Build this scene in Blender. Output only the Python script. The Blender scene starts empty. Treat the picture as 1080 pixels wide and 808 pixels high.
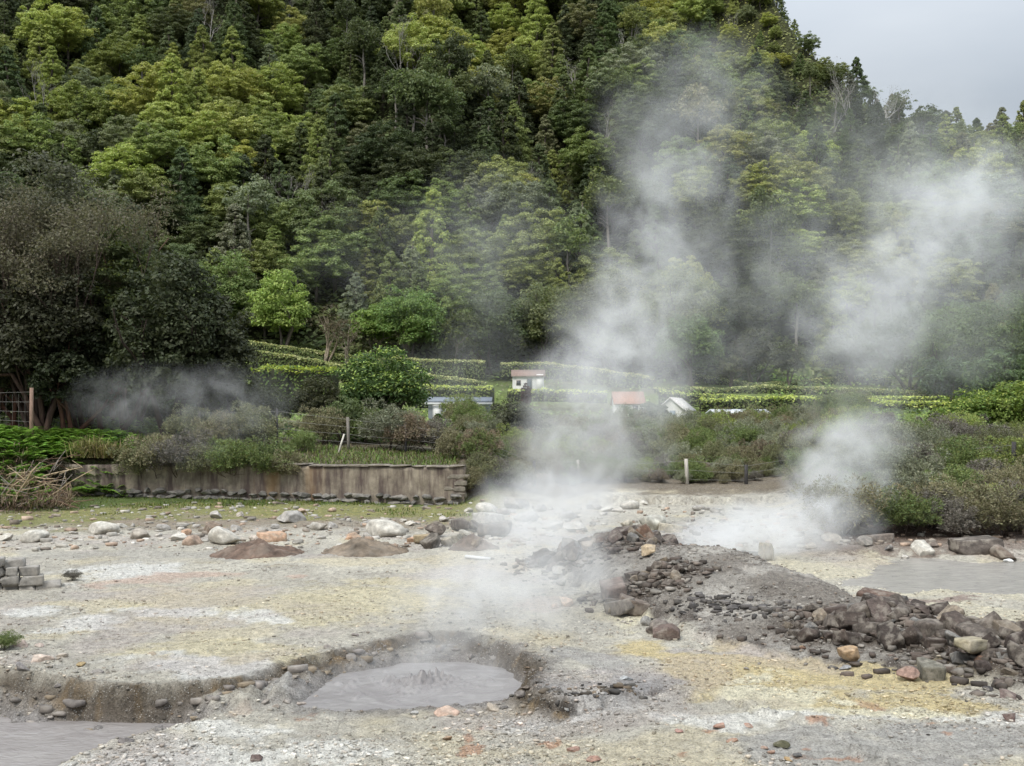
import bpy, math, random
import numpy as np
from mathutils import Vector

# ------------------------------------------------------------------ basics
F, HOR, CX, CAMH = 1158.0, 436.0, 540.0, 3.0        # focal length in photo pixels, horizon row, centre column, eye height
sc = bpy.context.scene
COL = sc.collection
UP = np.array([0., 0., 1.])


def ground_at(px, py, z=0.0):
    d = (CAMH - z) * F / (py - HOR)
    return (px - CX) * d / F, d


def at_depth(px, d):
    return (px - CX) * d / F


def z_at(py, d):
    return CAMH - (py - HOR) * d / F


def ss(a, b, x):
    t = np.clip((np.asarray(x, float) - a) / (b - a), 0, 1)
    return t * t * (3 - 2 * t)


def _hash(ix, iy, iz, seed):
    h = (ix * 0x8da6b343 + iy * 0xd8163841 + iz * 0xcb1ab31f + seed * 0x9e3779b1) & 0xffffffff
    h ^= h >> 13
    h = (h * 0x5bd1e995) & 0xffffffff
    h ^= h >> 15
    h = (h * 0x27d4eb2d) & 0xffffffff
    h ^= h >> 13
    return h / 4294967295.0


def noise(x, y, z=None, seed=0):
    x = np.asarray(x, float); y = np.asarray(y, float)
    ix = np.floor(x).astype(np.int64); iy = np.floor(y).astype(np.int64)
    fx = x - ix; fy = y - iy
    fx = fx * fx * (3 - 2 * fx); fy = fy * fy * (3 - 2 * fy)

    def plane(iz):
        a = _hash(ix, iy, iz, seed); b = _hash(ix + 1, iy, iz, seed)
        c = _hash(ix, iy + 1, iz, seed); d = _hash(ix + 1, iy + 1, iz, seed)
        return (a * (1 - fx) + b * fx) * (1 - fy) + (c * (1 - fx) + d * fx) * fy
    if z is None:
        return plane(np.int64(0)) * 2 - 1
    z = np.asarray(z, float)
    iz = np.floor(z).astype(np.int64); fz = z - iz; fz = fz * fz * (3 - 2 * fz)
    return (plane(iz) * (1 - fz) + plane(iz + 1) * fz) * 2 - 1


def fbm(x, y, z=None, oct=4, seed=0, gain=.5):
    t = 0; a = 1.0; s = 0
    for k in range(oct):
        m = 2.03 ** k
        t = t + a * noise(x * m + 17.3 * k, y * m - 9.1 * k, None if z is None else z * m + 5.7 * k, seed + k)
        s += a; a *= gain
    return t / s


def pip_sd(x, y, poly):
    """signed distance to a polygon, positive inside"""
    x = np.asarray(x, float); y = np.asarray(y, float)
    d2 = np.full(x.shape, 1e18); inside = np.zeros(x.shape, bool)
    n = len(poly)
    for i in range(n):
        ax, ay = poly[i]; bx, by = poly[(i + 1) % n]
        ex, ey = bx - ax, by - ay
        t = np.clip(((x - ax) * ex + (y - ay) * ey) / (ex * ex + ey * ey + 1e-12), 0, 1)
        d2 = np.minimum(d2, (x - ax - t * ex) ** 2 + (y - ay - t * ey) ** 2)
        if ay != by:
            c = ((ay > y) != (by > y)) & (x < (bx - ax) * (y - ay) / (by - ay) + ax)
            inside ^= c
    d = np.sqrt(d2)
    return np.where(inside, d, -d)


def pl_dist(x, y, pts):
    """distance to a polyline, interpolated value along it (third coordinate) and the signed side"""
    x = np.asarray(x, float); y = np.asarray(y, float)
    best = np.full(x.shape, 1e18); val = np.zeros(x.shape); side = np.zeros(x.shape)
    for (ax, ay, az), (bx, by, bz) in zip(pts[:-1], pts[1:]):
        ex, ey = bx - ax, by - ay
        t = np.clip(((x - ax) * ex + (y - ay) * ey) / (ex * ex + ey * ey + 1e-12), 0, 1)
        dd = (x - ax - t * ex) ** 2 + (y - ay - t * ey) ** 2
        m = dd < best
        best = np.where(m, dd, best); val = np.where(m, az + t * (bz - az), val)
        side = np.where(m, (x - ax) * ey - (y - ay) * ex, side)
    return np.sqrt(best), val, side


# ------------------------------------------------------------------ the lie of the land
def gp(lst, z=0.0):
    return [ground_at(a, b, z) for a, b in lst]


SCARP = gp([(-420, 704), (-80, 706), (0, 708), (60, 712), (90, 718), (160, 720), (200, 717), (245, 716), (268, 708), (290, 700), (330, 690),
            (375, 681), (400, 675), (440, 668), (480, 668), (520, 676), (550, 688), (574, 699), (568, 712), (563, 724), (572, 738), (600, 742),
            (640, 738), (700, 726)])
LOW = SCARP + [(3.2, 10.4), (3.0, 5.5), (1.0, 2.5), (-14, 2.5), (-16, 9)]
POOL = gp([(325, 744), (338, 728), (365, 712), (420, 702), (480, 699), (528, 704), (549, 716), (553, 730), (548, 742), (500, 747), (430, 750), (360, 749)], -.24)
PUDDLE = gp([(-420, 752), (0, 762), (60, 766), (130, 770), (186, 770), (192, 778), (168, 786), (120, 797), (80, 810), (40, 830), (-40, 900), (-420, 900)], -.44)
WATER = gp([(915, 608), (935, 594), (960, 586), (1030, 590), (1120, 588), (1260, 592), (1260, 620), (1120, 623), (1040, 622), (985, 618), (950, 621), (925, 616), (890, 613)], 0)
MOUND = [(at_depth(a, d), d, z) for a, d, z in [(690, 21.4, .22), (708, 20.4, .48), (750, 18.9, .62), (815, 17.0, .48), (878, 15.5, .24), (912, 15.0, .08)]]
PILE_R = [(at_depth(a, d), d, z) for a, d, z in [(893, 14.4, .16), (930, 14.3, .40), (980, 13.9, .30), (1040, 13.4, .32), (1090, 12.6, .38), (1160, 11.9, .34), (1250, 11.2, .3)]]
PILE_C = [(at_depth(a, d), d, z) for a, d, z in [(592, 21.6, .12), (636, 20.8, .28), (668, 21.6, .34), (690, 24.0, .25)]]
PILE_D = [(at_depth(a, d), d, z) for a, d, z in [(648, 17.5, .10), (680, 17.1, .20), (708, 17.3, .22)]]
WALL_A = (at_depth(20, 38.4), 38.4)
WALL_B = (at_depth(489, 35.9), 35.9)


def wall_y(x):
    return WALL_A[1] + (x - WALL_A[0]) * (WALL_B[1] - WALL_A[1]) / (WALL_B[0] - WALL_A[0])


CAPX = np.array([-400, 50, 62, 68, 74, 82, 97, 118, 140, 220, 400.])
CAPZ = np.array([215, 205, 138, 95, 80, 68, 60, 57, 53, 46, 40.])
PROF_D = np.array([36, 44, 60, 90, 120, 140, 150, 165, 175, 190.])
PROF_Z = np.array([.0, .55, 1.3, 1.9, 2.5, 4.3, 5.9, 7.6, 9.6, 14.])


def H(x, y):
    x = np.asarray(x, float); y = np.asarray(y, float)
    px = CX + x * F / np.maximum(y, 1)
    r = np.hypot(x, y)
    near = 1 - ss(30, 60, y)
    h = fbm(x * .35, y * .35, oct=3, seed=3) * .06 * (1 + 2 * ss(35, 80, y))
    fine = (fbm(x * 2.2, y * 2.2, oct=4, seed=9) * .03 + np.abs(fbm(x * 7, y * 7, oct=4, seed=12, gain=.65)) * .042 + fbm(x * 17, y * 17, oct=2, seed=14) * .010 * ss(20, 12, y)) * near
    h = h + fine
    # plateau edge, trench and pools in front of it
    sd = pip_sd(x, y, LOW)
    wob = fbm(x * 3.1, y * 3.1, oct=4, seed=21) * .13 + fbm(x * 9, y * 9, oct=3, seed=22) * .06
    width = np.interp(px, [0, 200, 330, 430, 560, 640], [.14, .17, .36, .5, .3, .18])
    t = np.clip((sd + wob) / width, 0, 1)
    t = t ** .6
    drop = .2 * (1 - ss(560, 700, px) * .85) * (1 - .5 * ss(11.3, 9.2, y))
    face = 4 * t * (1 - t)
    h = h - drop * t + face * (fbm(x * 5, y * 5, oct=4, seed=30, gain=.62) * .13 + np.abs(fbm(x * 11, y * 11, oct=3, seed=31)) * .05)
    h = h + np.exp(-((sd - .42) / .22) ** 2) * ss(360, 300, px) * (np.abs(noise(x * 3.1, y * 3.6, seed=33)) * .20 + np.abs(noise(x * 6.5, y * 7, seed=34)) * .08)
    pd = pip_sd(x, y, POOL) + wob * .5
    h = h - .16 * ss(-.18, .12, pd)
    pu = pip_sd(x, y, PUDDLE) + wob * .5
    h = h - .38 * ss(-.34, -.02, pu)
    # shallow grey water to the far right
    h = h - .13 * ss(-.5, .5, pip_sd(x, y, WATER) + wob * 1.6)
    # grey spoil mound
    dm, zm, side = pl_dist(x, y, MOUND)
    wm = np.where(side > 0, 2.2, 1.4) + wob * 1.6
    u = np.clip(1 - dm / wm, 0, 1)
    lump = 1 + .4 * fbm(x * 2, y * 2, oct=4, seed=41)
    h = h + zm * (1 - (1 - u) ** 2.3) * (.82 + .18 * lump) + .05 * ss(0, .06, u) + .05 * fbm(x * 4, y * 4, oct=4, seed=43, gain=.65) * ss(0, .2, u)
    dp, zp, _ = pl_dist(x, y, PILE_R)
    h = h + zp * np.clip(1 - dp / 1.05, 0, 1) ** .9
    dp, zp, _ = pl_dist(x, y, PILE_C)
    h = h + zp * np.clip(1 - dp / 1.0, 0, 1) ** .9
    dp, zp, _ = pl_dist(x, y, PILE_D)
    h = h + zp * np.clip(1 - dp / .8, 0, 1) ** .9
    # terrace behind the retaining wall, bank at its end, fading to the right
    yw = wall_y(x)
    behind = np.clip((y - yw - .12) / (.3 + 2.2 * ss(484, 505, px)), 0, 1)
    behind = behind * behind * (3 - 2 * behind)
    tz = 1.17 + .75 * np.clip((490 - px) / 490, 0, 1.2) * ss(0, 3.5, y - yw)
    tz = tz * (1 - ss(487, 530, px)) * (1 - ss(50, 85, y))
    leftbank = ss(60, 20, px)
    ramp = ss(-4.0, 1.0, y - yw) * 1.95 * leftbank * (1 - ss(50, 85, y))
    h = h + np.maximum(tz * behind * (px < 532), ramp)
    h = h + .45 * ss(33.0, 38, y) * ss(480, 515, px) * ss(580, 515, px) * (1 - ss(50, 80, y))
    # bank with the scrub
    h = h + 1.25 * ss(24.5, 38, y) * ss(800, 930, px) * (1 - ss(60, 120, y))
    h = h + (.10 + .08 * wob) * ss(23.2, 23.7, y + wob * 3) * ss(840, 900, px)
    h = h + (.22 + .3 * wob) * ss(35.9, 36.3, y + wob * 5) * ss(585, 640, px) * (1 - ss(880, 930, px)) * (1 - ss(60, 90, y))
    # gardens, mountain
    prof = np.interp(y, PROF_D, PROF_Z)
    prof = prof + 4.2 * ss(540, 330, px) * ss(128, 170, y)
    s = np.clip(y - 172, 0, None)
    spur = np.cos(2 * np.pi * (x + .22 * s + 8 * fbm(x * .02, y * .02, seed=5, oct=2)) / 46 + .9)
    m = 9.6 + .86 * s + (5.0 * spur + 7 * fbm(x / 26, y / 26, seed=51, oct=4)) * ss(0, 45, s) + 4.2 * ss(540, 330, px)
    cap = np.interp(x + 3 * fbm(x / 15, y / 15, seed=61, oct=3), CAPX, CAPZ) + 3 * fbm(x / 20, y / 20, seed=62, oct=3)
    k = 6.0
    e = np.clip(.5 + .5 * (cap - m) / k, 0, 1)
    m = cap * (1 - e) + m * e - k * e * (1 - e)
    return h + np.where(y > 172, m, prof)


def Hs(x, y):
    return float(H(np.array([x]), np.array([y]))[0])


def hidden(x, y, z, slack=2.0):
    t = np.linspace(.3, .985, 40)
    return bool(np.any(H(x * t, y * t) > CAMH + (z - CAMH) * t + slack))


# ------------------------------------------------------------------ mesh and object helpers
def mk_mesh(name, V, quads=None, tris=None, mat=None, col=None, smooth=False):
    V = np.asarray(V, np.float32)
    me = bpy.data.meshes.new(name)
    nq = 0 if quads is None else len(quads); nt = 0 if tris is None else len(tris)
    loops = np.concatenate([np.asarray(a, np.int32).ravel() for a, n in ((quads, nq), (tris, nt)) if n])
    starts = np.concatenate([np.arange(nq) * 4, nq * 4 + np.arange(nt) * 3]).astype(np.int32)
    me.vertices.add(len(V)); me.vertices.foreach_set('co', V.ravel())
    me.loops.add(len(loops)); me.loops.foreach_set('vertex_index', loops)
    me.polygons.add(nq + nt); me.polygons.foreach_set('loop_start', starts)
    if smooth:
        me.polygons.foreach_set('use_smooth', np.ones(nq + nt, bool))
    if col is not None:
        a = me.color_attributes.new('Col', 'FLOAT_COLOR', 'POINT')
        c = np.ones((len(V), 4), np.float32); c[:, :3] = col
        a.data.foreach_set('color', c.ravel())
    me.update(calc_edges=True)
    if mat is not None:
        me.materials.append(mat)
    return me


class MB:
    def __init__(self):
        self.V = []; self.Q = []; self.T = []; self.n = 0

    def add(self, V, Q=None, T=None):
        V = np.asarray(V, float).reshape(-1, 3)
        if Q is not None and len(Q): self.Q.append(np.asarray(Q) + self.n)
        if T is not None and len(T): self.T.append(np.asarray(T) + self.n)
        self.V.append(V); self.n += len(V)

    def box(self, c, s, rz=0.0, jit=0.0, rng=None):
        v = np.array([[a, b, d] for d in (-.5, .5) for b in (-.5, .5) for a in (-.5, .5)]) * np.array(s)
        if jit: v = v + rng.uniform(-jit, jit, v.shape)
        ca, sa = math.cos(rz), math.sin(rz)
        v = v @ np.array([[ca, sa, 0], [-sa, ca, 0], [0, 0, 1]]) + np.array(c)
        self.add(v, [[0, 2, 3, 1], [4, 5, 7, 6], [0, 1, 5, 4], [1, 3, 7, 5], [3, 2, 6, 7], [2, 0, 4, 6]])

    def tube(self, pts, radii, n=6, cap=True):
        pts = np.asarray(pts, float); k = len(pts)
        V = []
        for i in range(k):
            d = pts[min(i + 1, k - 1)] - pts[max(i - 1, 0)]
            d /= np.linalg.norm(d) + 1e-9
            a = np.cross(d, [0, 1, 0] if abs(d[1]) < .9 else [1, 0, 0]); a /= np.linalg.norm(a)
            b = np.cross(d, a)
            th = np.arange(n) * 2 * np.pi / n
            V.append(pts[i] + radii[i] * (np.cos(th)[:, None] * a + np.sin(th)[:, None] * b))
        Q = [[i * n + j, i * n + (j + 1) % n, (i + 1) * n + (j + 1) % n, (i + 1) * n + j] for i in range(k - 1) for j in range(n)]
        T = []
        if cap:
            V.append(pts[[0, -1]])
            T = [[k * n, (j + 1) % n, j] for j in range(n)] + [[k * n + 1, (k - 1) * n + j, (k - 1) * n + (j + 1) % n] for j in range(n)]
        self.add(np.concatenate(V), Q, T)

    def mesh(self, name, mat, smooth=False, col=None):
        return mk_mesh(name, np.concatenate(self.V), np.concatenate(self.Q) if self.Q else None,
                       np.concatenate(self.T) if self.T else None, mat, col, smooth)


def link(name, data, parent=None, loc=None, rot=None, scale=None, color=None):
    o = bpy.data.objects.new(name, data); COL.objects.link(o)
    if parent is not None: o.parent = parent
    if loc is not None: o.location = [float(v) for v in loc]
    if rot is not None: o.rotation_euler = rot
    if scale is not None: o.scale = (scale,) * 3 if np.isscalar(scale) else scale
    if color is not None: o.color = (*color, 1)
    return o


def tag(o, label, cat, group=None, kind=None):
    o['label'] = label; o['category'] = cat
    if group: o['group'] = group
    if kind: o['kind'] = kind
    return o


def structure(o):
    o['kind'] = 'structure'; return o


ORD = ['first', 'second', 'third', 'fourth', 'fifth', 'sixth', 'seventh', 'eighth', 'ninth', 'tenth', 'eleventh', 'twelfth', 'thirteenth',
       'fourteenth', 'fifteenth', 'sixteenth', 'seventeenth', 'eighteenth', 'nineteenth', 'twentieth'] + ['twenty-%s' % w for w in
       ('first', 'second', 'third', 'fourth', 'fifth', 'sixth', 'seventh', 'eighth', 'ninth')] + ['thirtieth'] + ['thirty-%s' % w for w in ('first', 'second', 'third', 'fourth', 'fifth', 'sixth', 'seventh', 'eighth', 'ninth')]


def rank_labels(items, key, fmt):
    """items: dicts with o, a class text c and a sort value; every class is counted off on its own"""
    by = {}
    for it in items: by.setdefault(it['c'], []).append(it)
    for c, v in by.items():
        v.sort(key=key)
        for i, it in enumerate(v):
            it['o']['label'] = fmt(c, ORD[min(i, len(ORD) - 1)] if len(v) > 1 else None)


# ------------------------------------------------------------------ materials
def new_mat(name):
    m = bpy.data.materials.new(name); m.use_nodes = True
    nt = m.node_tree; nt.nodes.clear()
    out = nt.nodes.new('ShaderNodeOutputMaterial')

    def N(t, **kw):
        n = nt.nodes.new(t)
        for k, v in kw.items():
            if k.startswith('i_'):
                n.inputs[k[2:].replace('_', ' ')].default_value = v
            else:
                setattr(n, k, v)
        return n
    L = nt.links.new
    return m, nt, out, N, L


def mixcol(N, L, a, b, fac, mode='MIX'):
    n = N('ShaderNodeMix', data_type='RGBA', blend_type=mode)
    for i, v in ((6, a), (7, b)):
        if hasattr(v, 'is_output') or hasattr(v, 'links'): L(v, n.inputs[i])
        else: n.inputs[i].default_value = (*v, 1)
    if hasattr(fac, 'links'): L(fac, n.inputs[0])
    else: n.inputs[0].default_value = fac
    return n.outputs[2]


def ramp(N, L, src, stops):
    r = N('ShaderNodeValToRGB')
    e = r.color_ramp.elements
    while len(e) < len(stops): e.new(.5)
    for el, (p, c) in zip(e, stops):
        el.position = p; el.color = (*c, 1) if not np.isscalar(c) else (c, c, c, 1)
    L(src, r.inputs[0])
    return r.outputs[0]


def leaf_mat(name, attr=False, trans=.3, var=.35, spec=.25, hue=.02):
    m, nt, out, N, L = new_mat(name)
    if attr: c = N('ShaderNodeVertexColor', layer_name='Col').outputs[0]
    else: c = N('ShaderNodeObjectInfo').outputs['Color']
    geo = N('ShaderNodeNewGeometry')
    mr = N('ShaderNodeMapRange'); L(geo.outputs['Random Per Island'], mr.inputs[0])
    mr.inputs[3].default_value = 1 - var; mr.inputs[4].default_value = 1 + var
    wn = N('ShaderNodeTexWhiteNoise', noise_dimensions='1D'); L(geo.outputs['Random Per Island'], wn.inputs['W'])
    mh = N('ShaderNodeMapRange'); L(wn.outputs[0], mh.inputs[0]); mh.inputs[3].default_value = .5 - hue; mh.inputs[4].default_value = .5 + hue
    hsv = N('ShaderNodeHueSaturation'); L(c, hsv.inputs['Color']); L(mr.outputs[0], hsv.inputs['Value']); L(mh.outputs[0], hsv.inputs['Hue'])
    p = N('ShaderNodeBsdfPrincipled', i_Roughness=.55); p.inputs['Specular IOR Level'].default_value = spec
    L(hsv.outputs[0], p.inputs['Base Color'])
    t = N('ShaderNodeBsdfTranslucent')
    tc = mixcol(N, L, hsv.outputs[0], (.9, 1.0, .35), .5, 'MULTIPLY')
    br = N('ShaderNodeBrightContrast'); L(tc, br.inputs[0]); br.inputs[1].default_value = .0
    L(br.outputs[0], t.inputs[0])
    mx = N('ShaderNodeMixShader'); mx.inputs[0].default_value = trans
    # thin leaves pass part of the light on
    L(p.outputs[0], mx.inputs[1]); L(t.outputs[0], mx.inputs[2]); L(mx.outputs[0], out.inputs[0])
    return m


def rock_mat(name, attr=None, crust=.35, scale=1.0):
    m, nt, out, N, L = new_mat(name)
    oi = N('ShaderNodeObjectInfo')
    tc = N('ShaderNodeTexCoord')
    ad = N('ShaderNodeVectorMath', operation='ADD'); L(tc.outputs['Object'], ad.inputs[0])
    mu = N('ShaderNodeMath', operation='MULTIPLY'); L(oi.outputs['Random'], mu.inputs[0]); mu.inputs[1].default_value = 50
    L(mu.outputs[0], ad.inputs[1])
    n1 = N('ShaderNodeTexNoise', i_Scale=5 * scale, i_Detail=6, i_Roughness=.65); L(ad.outputs[0], n1.inputs[0])
    n2 = N('ShaderNodeTexNoise', i_Scale=2.2 * scale, i_Detail=5, i_Roughness=.6); L(ad.outputs[0], n2.inputs[0])
    base = N('ShaderNodeVertexColor', layer_name='Col').outputs[0] if attr else oi.outputs['Color']
    v = ramp(N, L, n1.outputs[0], [(.3, .5), (.52, .95), (.72, 1.5)])
    c = mixcol(N, L, base, v, 1.0, 'MULTIPLY')
    cf = ramp(N, L, n2.outputs[0], [(.5, 0), (.62, 1)])
    cm = N('ShaderNodeMath', operation='MULTIPLY'); L(cf, cm.inputs[0]); cm.inputs[1].default_value = crust
    c = mixcol(N, L, c, (.40, .36, .30), cm.outputs[0])
    p = N('ShaderNodeBsdfPrincipled', i_Roughness=.85); p.inputs['Specular IOR Level'].default_value = .25
    L(c, p.inputs['Base Color'])
    n3 = N('ShaderNodeTexNoise', i_Scale=14 * scale, i_Detail=5, i_Roughness=.7); L(ad.outputs[0], n3.inputs[0])
    b = N('ShaderNodeBump', i_Strength=.6, i_Distance=.03); L(n3.outputs[0], b.inputs['Height']); L(b.outputs[0], p.inputs['Normal'])
    L(p.outputs[0], out.inputs[0])
    return m


def plain_mat(name, color=None, rough=.7, nscale=6, var=.25, bump=.2, spec=.3, stretch=(1, 1, 1), obj=False, dist=.01):
    m, nt, out, N, L = new_mat(name)
    tc = N('ShaderNodeTexCoord'); mp = N('ShaderNodeMapping'); mp.inputs['Scale'].default_value = stretch
    L(tc.outputs['Object'], mp.inputs[0])
    n = N('ShaderNodeTexNoise', i_Scale=nscale, i_Detail=5, i_Roughness=.6); L(mp.outputs[0], n.inputs[0])
    v = ramp(N, L, n.outputs[0], [(.3, 1 - var), (.7, 1 + var)])
    base = N('ShaderNodeObjectInfo').outputs['Color'] if obj else color
    c = mixcol(N, L, base, v, 1.0, 'MULTIPLY')
    p = N('ShaderNodeBsdfPrincipled', i_Roughness=rough); p.inputs['Specular IOR Level'].default_value = spec
    L(c, p.inputs['Base Color'])
    if bump:
        b = N('ShaderNodeBump', i_Strength=bump, i_Distance=dist); L(n.outputs[0], b.inputs['Height']); L(b.outputs[0], p.inputs['Normal'])
    L(p.outputs[0], out.inputs[0])
    return m


def ground_mat():
    m, nt, out, N, L = new_mat('mineral_ground')
    c = N('ShaderNodeVertexColor', layer_name='Col').outputs[0]
    tc = N('ShaderNodeTexCoord')
    P = tc.outputs['Object']
    n1 = N('ShaderNodeTexNoise', i_Scale=9, i_Detail=8, i_Roughness=.72); L(P, n1.inputs[0])
    n2 = N('ShaderNodeTexNoise', i_Scale=46, i_Detail=4, i_Roughness=.7); L(P, n2.inputs[0])
    v1 = ramp(N, L, n1.outputs[0], [(.28, .5), (.5, 1.0), (.72, 1.4)])
    v2 = ramp(N, L, n2.outputs[0], [(.3, .58), (.5, 1.0), (.7, 1.38)])
    c = mixcol(N, L, c, v1, 1.0, 'MULTIPLY'); c = mixcol(N, L, c, v2, .8, 'MULTIPLY')
    vo = N('ShaderNodeTexVoronoi', feature='F1', i_Scale=38, i_Randomness=1.0); L(P, vo.inputs[0])
    n4 = N('ShaderNodeTexNoise', i_Scale=3.5, i_Detail=4); L(P, n4.inputs[0])
    dots = ramp(N, L, vo.outputs['Distance'], [(.2, 1), (.4, 0)])
    sel = ramp(N, L, n4.outputs[0], [(.38, .15), (.58, 1)])
    mm = N('ShaderNodeMath', operation='MULTIPLY'); L(dots, mm.inputs[0]); L(sel, mm.inputs[1])
    tone = ramp(N, L, vo.outputs['Color'], [(.2, (.13, .115, .10)), (.5, (.38, .35, .30)), (.8, (.66, .63, .57))])
    m2 = N('ShaderNodeMath', operation='MULTIPLY'); L(mm.outputs[0], m2.inputs[0]); m2.inputs[1].default_value = .75
    c = mixcol(N, L, c, tone, m2.outputs[0])
    p = N('ShaderNodeBsdfPrincipled', i_Roughness=.9); p.inputs['Specular IOR Level'].default_value = .2
    L(c, p.inputs['Base Color'])
    b1 = N('ShaderNodeBump', i_Strength=.9, i_Distance=.08); L(n1.outputs[0], b1.inputs['Height'])
    b2 = N('ShaderNodeBump', i_Strength=.9, i_Distance=.028); L(n2.outputs[0], b2.inputs['Height']); L(b1.outputs[0], b2.inputs['Normal'])
    b3 = N('ShaderNodeBump', i_Strength=.8, i_Distance=.02); L(mm.outputs[0], b3.inputs['Height']); L(b2.outputs[0], b3.inputs['Normal'])
    L(b3.outputs[0], p.inputs['Normal']); L(p.outputs[0], out.inputs[0])
    return m


def mud_mat(name, a, b, rough):
    m, nt, out, N, L = new_mat(name)
    tc = N('ShaderNodeTexCoord')
    mp = N('ShaderNodeMapping'); mp.inputs['Scale'].default_value = (1, 1.6, 1); L(tc.outputs['Object'], mp.inputs[0])
    n1 = N('ShaderNodeTexNoise', i_Scale=2.0, i_Detail=6, i_Roughness=.6, i_Distortion=1.2); L(mp.outputs[0], n1.inputs[0])
    c = ramp(N, L, n1.outputs[0], [(.35, a), (.65, b)])
    p = N('ShaderNodeBsdfPrincipled', i_Roughness=rough); p.inputs['Specular IOR Level'].default_value = .45
    L(c, p.inputs['Base Color'])
    n2 = N('ShaderNodeTexNoise', i_Scale=6, i_Detail=4, i_Distortion=.8); L(mp.outputs[0], n2.inputs[0])
    bp = N('ShaderNodeBump', i_Strength=.55, i_Distance=.04); L(n2.outputs[0], bp.inputs['Height']); L(bp.outputs[0], p.inputs['Normal'])
    L(p.outputs[0], out.inputs[0])
    return m


def plaster_mat():
    m, nt, out, N, L = new_mat('stained_plaster')
    tc = N('ShaderNodeTexCoord'); P = tc.outputs['Object']
    mp = N('ShaderNodeMapping'); mp.inputs['Scale'].default_value = (2.4, 2.4, .42); L(P, mp.inputs[0])
    s = N('ShaderNodeTexNoise', i_Scale=1.3, i_Detail=6, i_Roughness=.62); L(mp.outputs[0], s.inputs[0])
    s2 = N('ShaderNodeTexNoise', i_Scale=.45, i_Detail=3); L(mp.outputs[0], s2.inputs[0])
    n = N('ShaderNodeTexNoise', i_Scale=2.2, i_Detail=8, i_Roughness=.68); L(P, n.inputs[0])
    c = ramp(N, L, n.outputs[0], [(.3, (.13, .11, .09)), (.5, (.27, .23, .18)), (.7, (.40, .35, .28))])
    f = ramp(N, L, s.outputs[0], [(.42, 0), (.62, .92)])
    c = mixcol(N, L, c, (.085, .062, .058), f)
    f2 = ramp(N, L, s2.outputs[0], [(.58, 0), (.74, .5)])
    c = mixcol(N, L, c, (.33, .19, .075), f2)
    p = N('ShaderNodeBsdfPrincipled', i_Roughness=.9); p.inputs['Specular IOR Level'].default_value = .2
    L(c, p.inputs['Base Color'])
    b = N('ShaderNodeBump', i_Strength=.6, i_Distance=.03); L(n.outputs[0], b.inputs['Height']); L(b.outputs[0], p.inputs['Normal'])
    L(p.outputs[0], out.inputs[0])
    return m


def soil_mat():
    m, nt, out, N, L = new_mat('forest_soil')
    c = N('ShaderNodeVertexColor', layer_name='Col').outputs[0]
    tc = N('ShaderNodeTexCoord')
    n = N('ShaderNodeTexNoise', i_Scale=.9, i_Detail=8, i_Roughness=.7); L(tc.outputs['Object'], n.inputs[0])
    v = ramp(N, L, n.outputs[0], [(.3, .55), (.7, 1.4)])
    c = mixcol(N, L, c, v, 1.0, 'MULTIPLY')
    p = N('ShaderNodeBsdfPrincipled', i_Roughness=.95); p.inputs['Specular IOR Level'].default_value = .1
    L(c, p.inputs['Base Color'])
    b = N('ShaderNodeBump', i_Strength=.8, i_Distance=.3); L(n.outputs[0], b.inputs['Height']); L(b.outputs[0], p.inputs['Normal'])
    L(p.outputs[0], out.inputs[0])
    return m


M_leaf = leaf_mat('leaves', trans=.38)
M_leafA = leaf_mat('ground_cover_leaves', attr=True)
M_hedge = leaf_mat('hedge_leaves', trans=.3, var=.18)
M_twig = leaf_mat('heath_leaves', trans=.15, var=.5, hue=.035)
M_rock = rock_mat('fumarole_rock')
M_rockA = rock_mat('loose_stone', attr=True, crust=.15)
M_pale = rock_mat('bleached_rock', crust=.5)
M_bark = plain_mat('bark', rough=.9, nscale=4, var=.45, stretch=(3, 3, .6), obj=True)
M_wood = plain_mat('weathered_wood', rough=.85, nscale=8, var=.35, stretch=(4, 4, .5), obj=True)
M_wire = plain_mat('wire', (.22, .21, .19), rough=.6, bump=0)
M_white = plain_mat('white_wall', (.78, .77, .74), rough=.85, nscale=1.2, var=.10)
M_paint = plain_mat('painted', rough=.7, nscale=1.1, var=.2, obj=True, stretch=(1, 1, .5))
M_tile = plain_mat('roof', rough=.75, nscale=1.5, var=.25, obj=True, stretch=(6, 1, 1))
M_glass = plain_mat('window_glass', (.03, .035, .04), rough=.15, bump=0, spec=.5)
M_ground = ground_mat()
M_soil = soil_mat()
M_plaster = plaster_mat()
M_mud = mud_mat('bubbling_mud', (.185, .17, .165), (.25, .235, .225), .42)
M_pud = mud_mat('cloudy_mud_water', (.22, .20, .19), (.275, .255, .24), .25)
M_wat = mud_mat('cloudy_pool_water', (.24, .225, .20), (.32, .30, .265), .25)

# ------------------------------------------------------------------ ground sheets
def gauss(x, y, px, py, rx, ry, z=0.0):
    cx, d = ground_at(px, py, z)
    wx = rx * d / F; wy = ry * d * d / (F * CAMH)
    return np.exp(-(((x - cx) / wx) ** 2 + ((y - d) / wy) ** 2))


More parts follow.
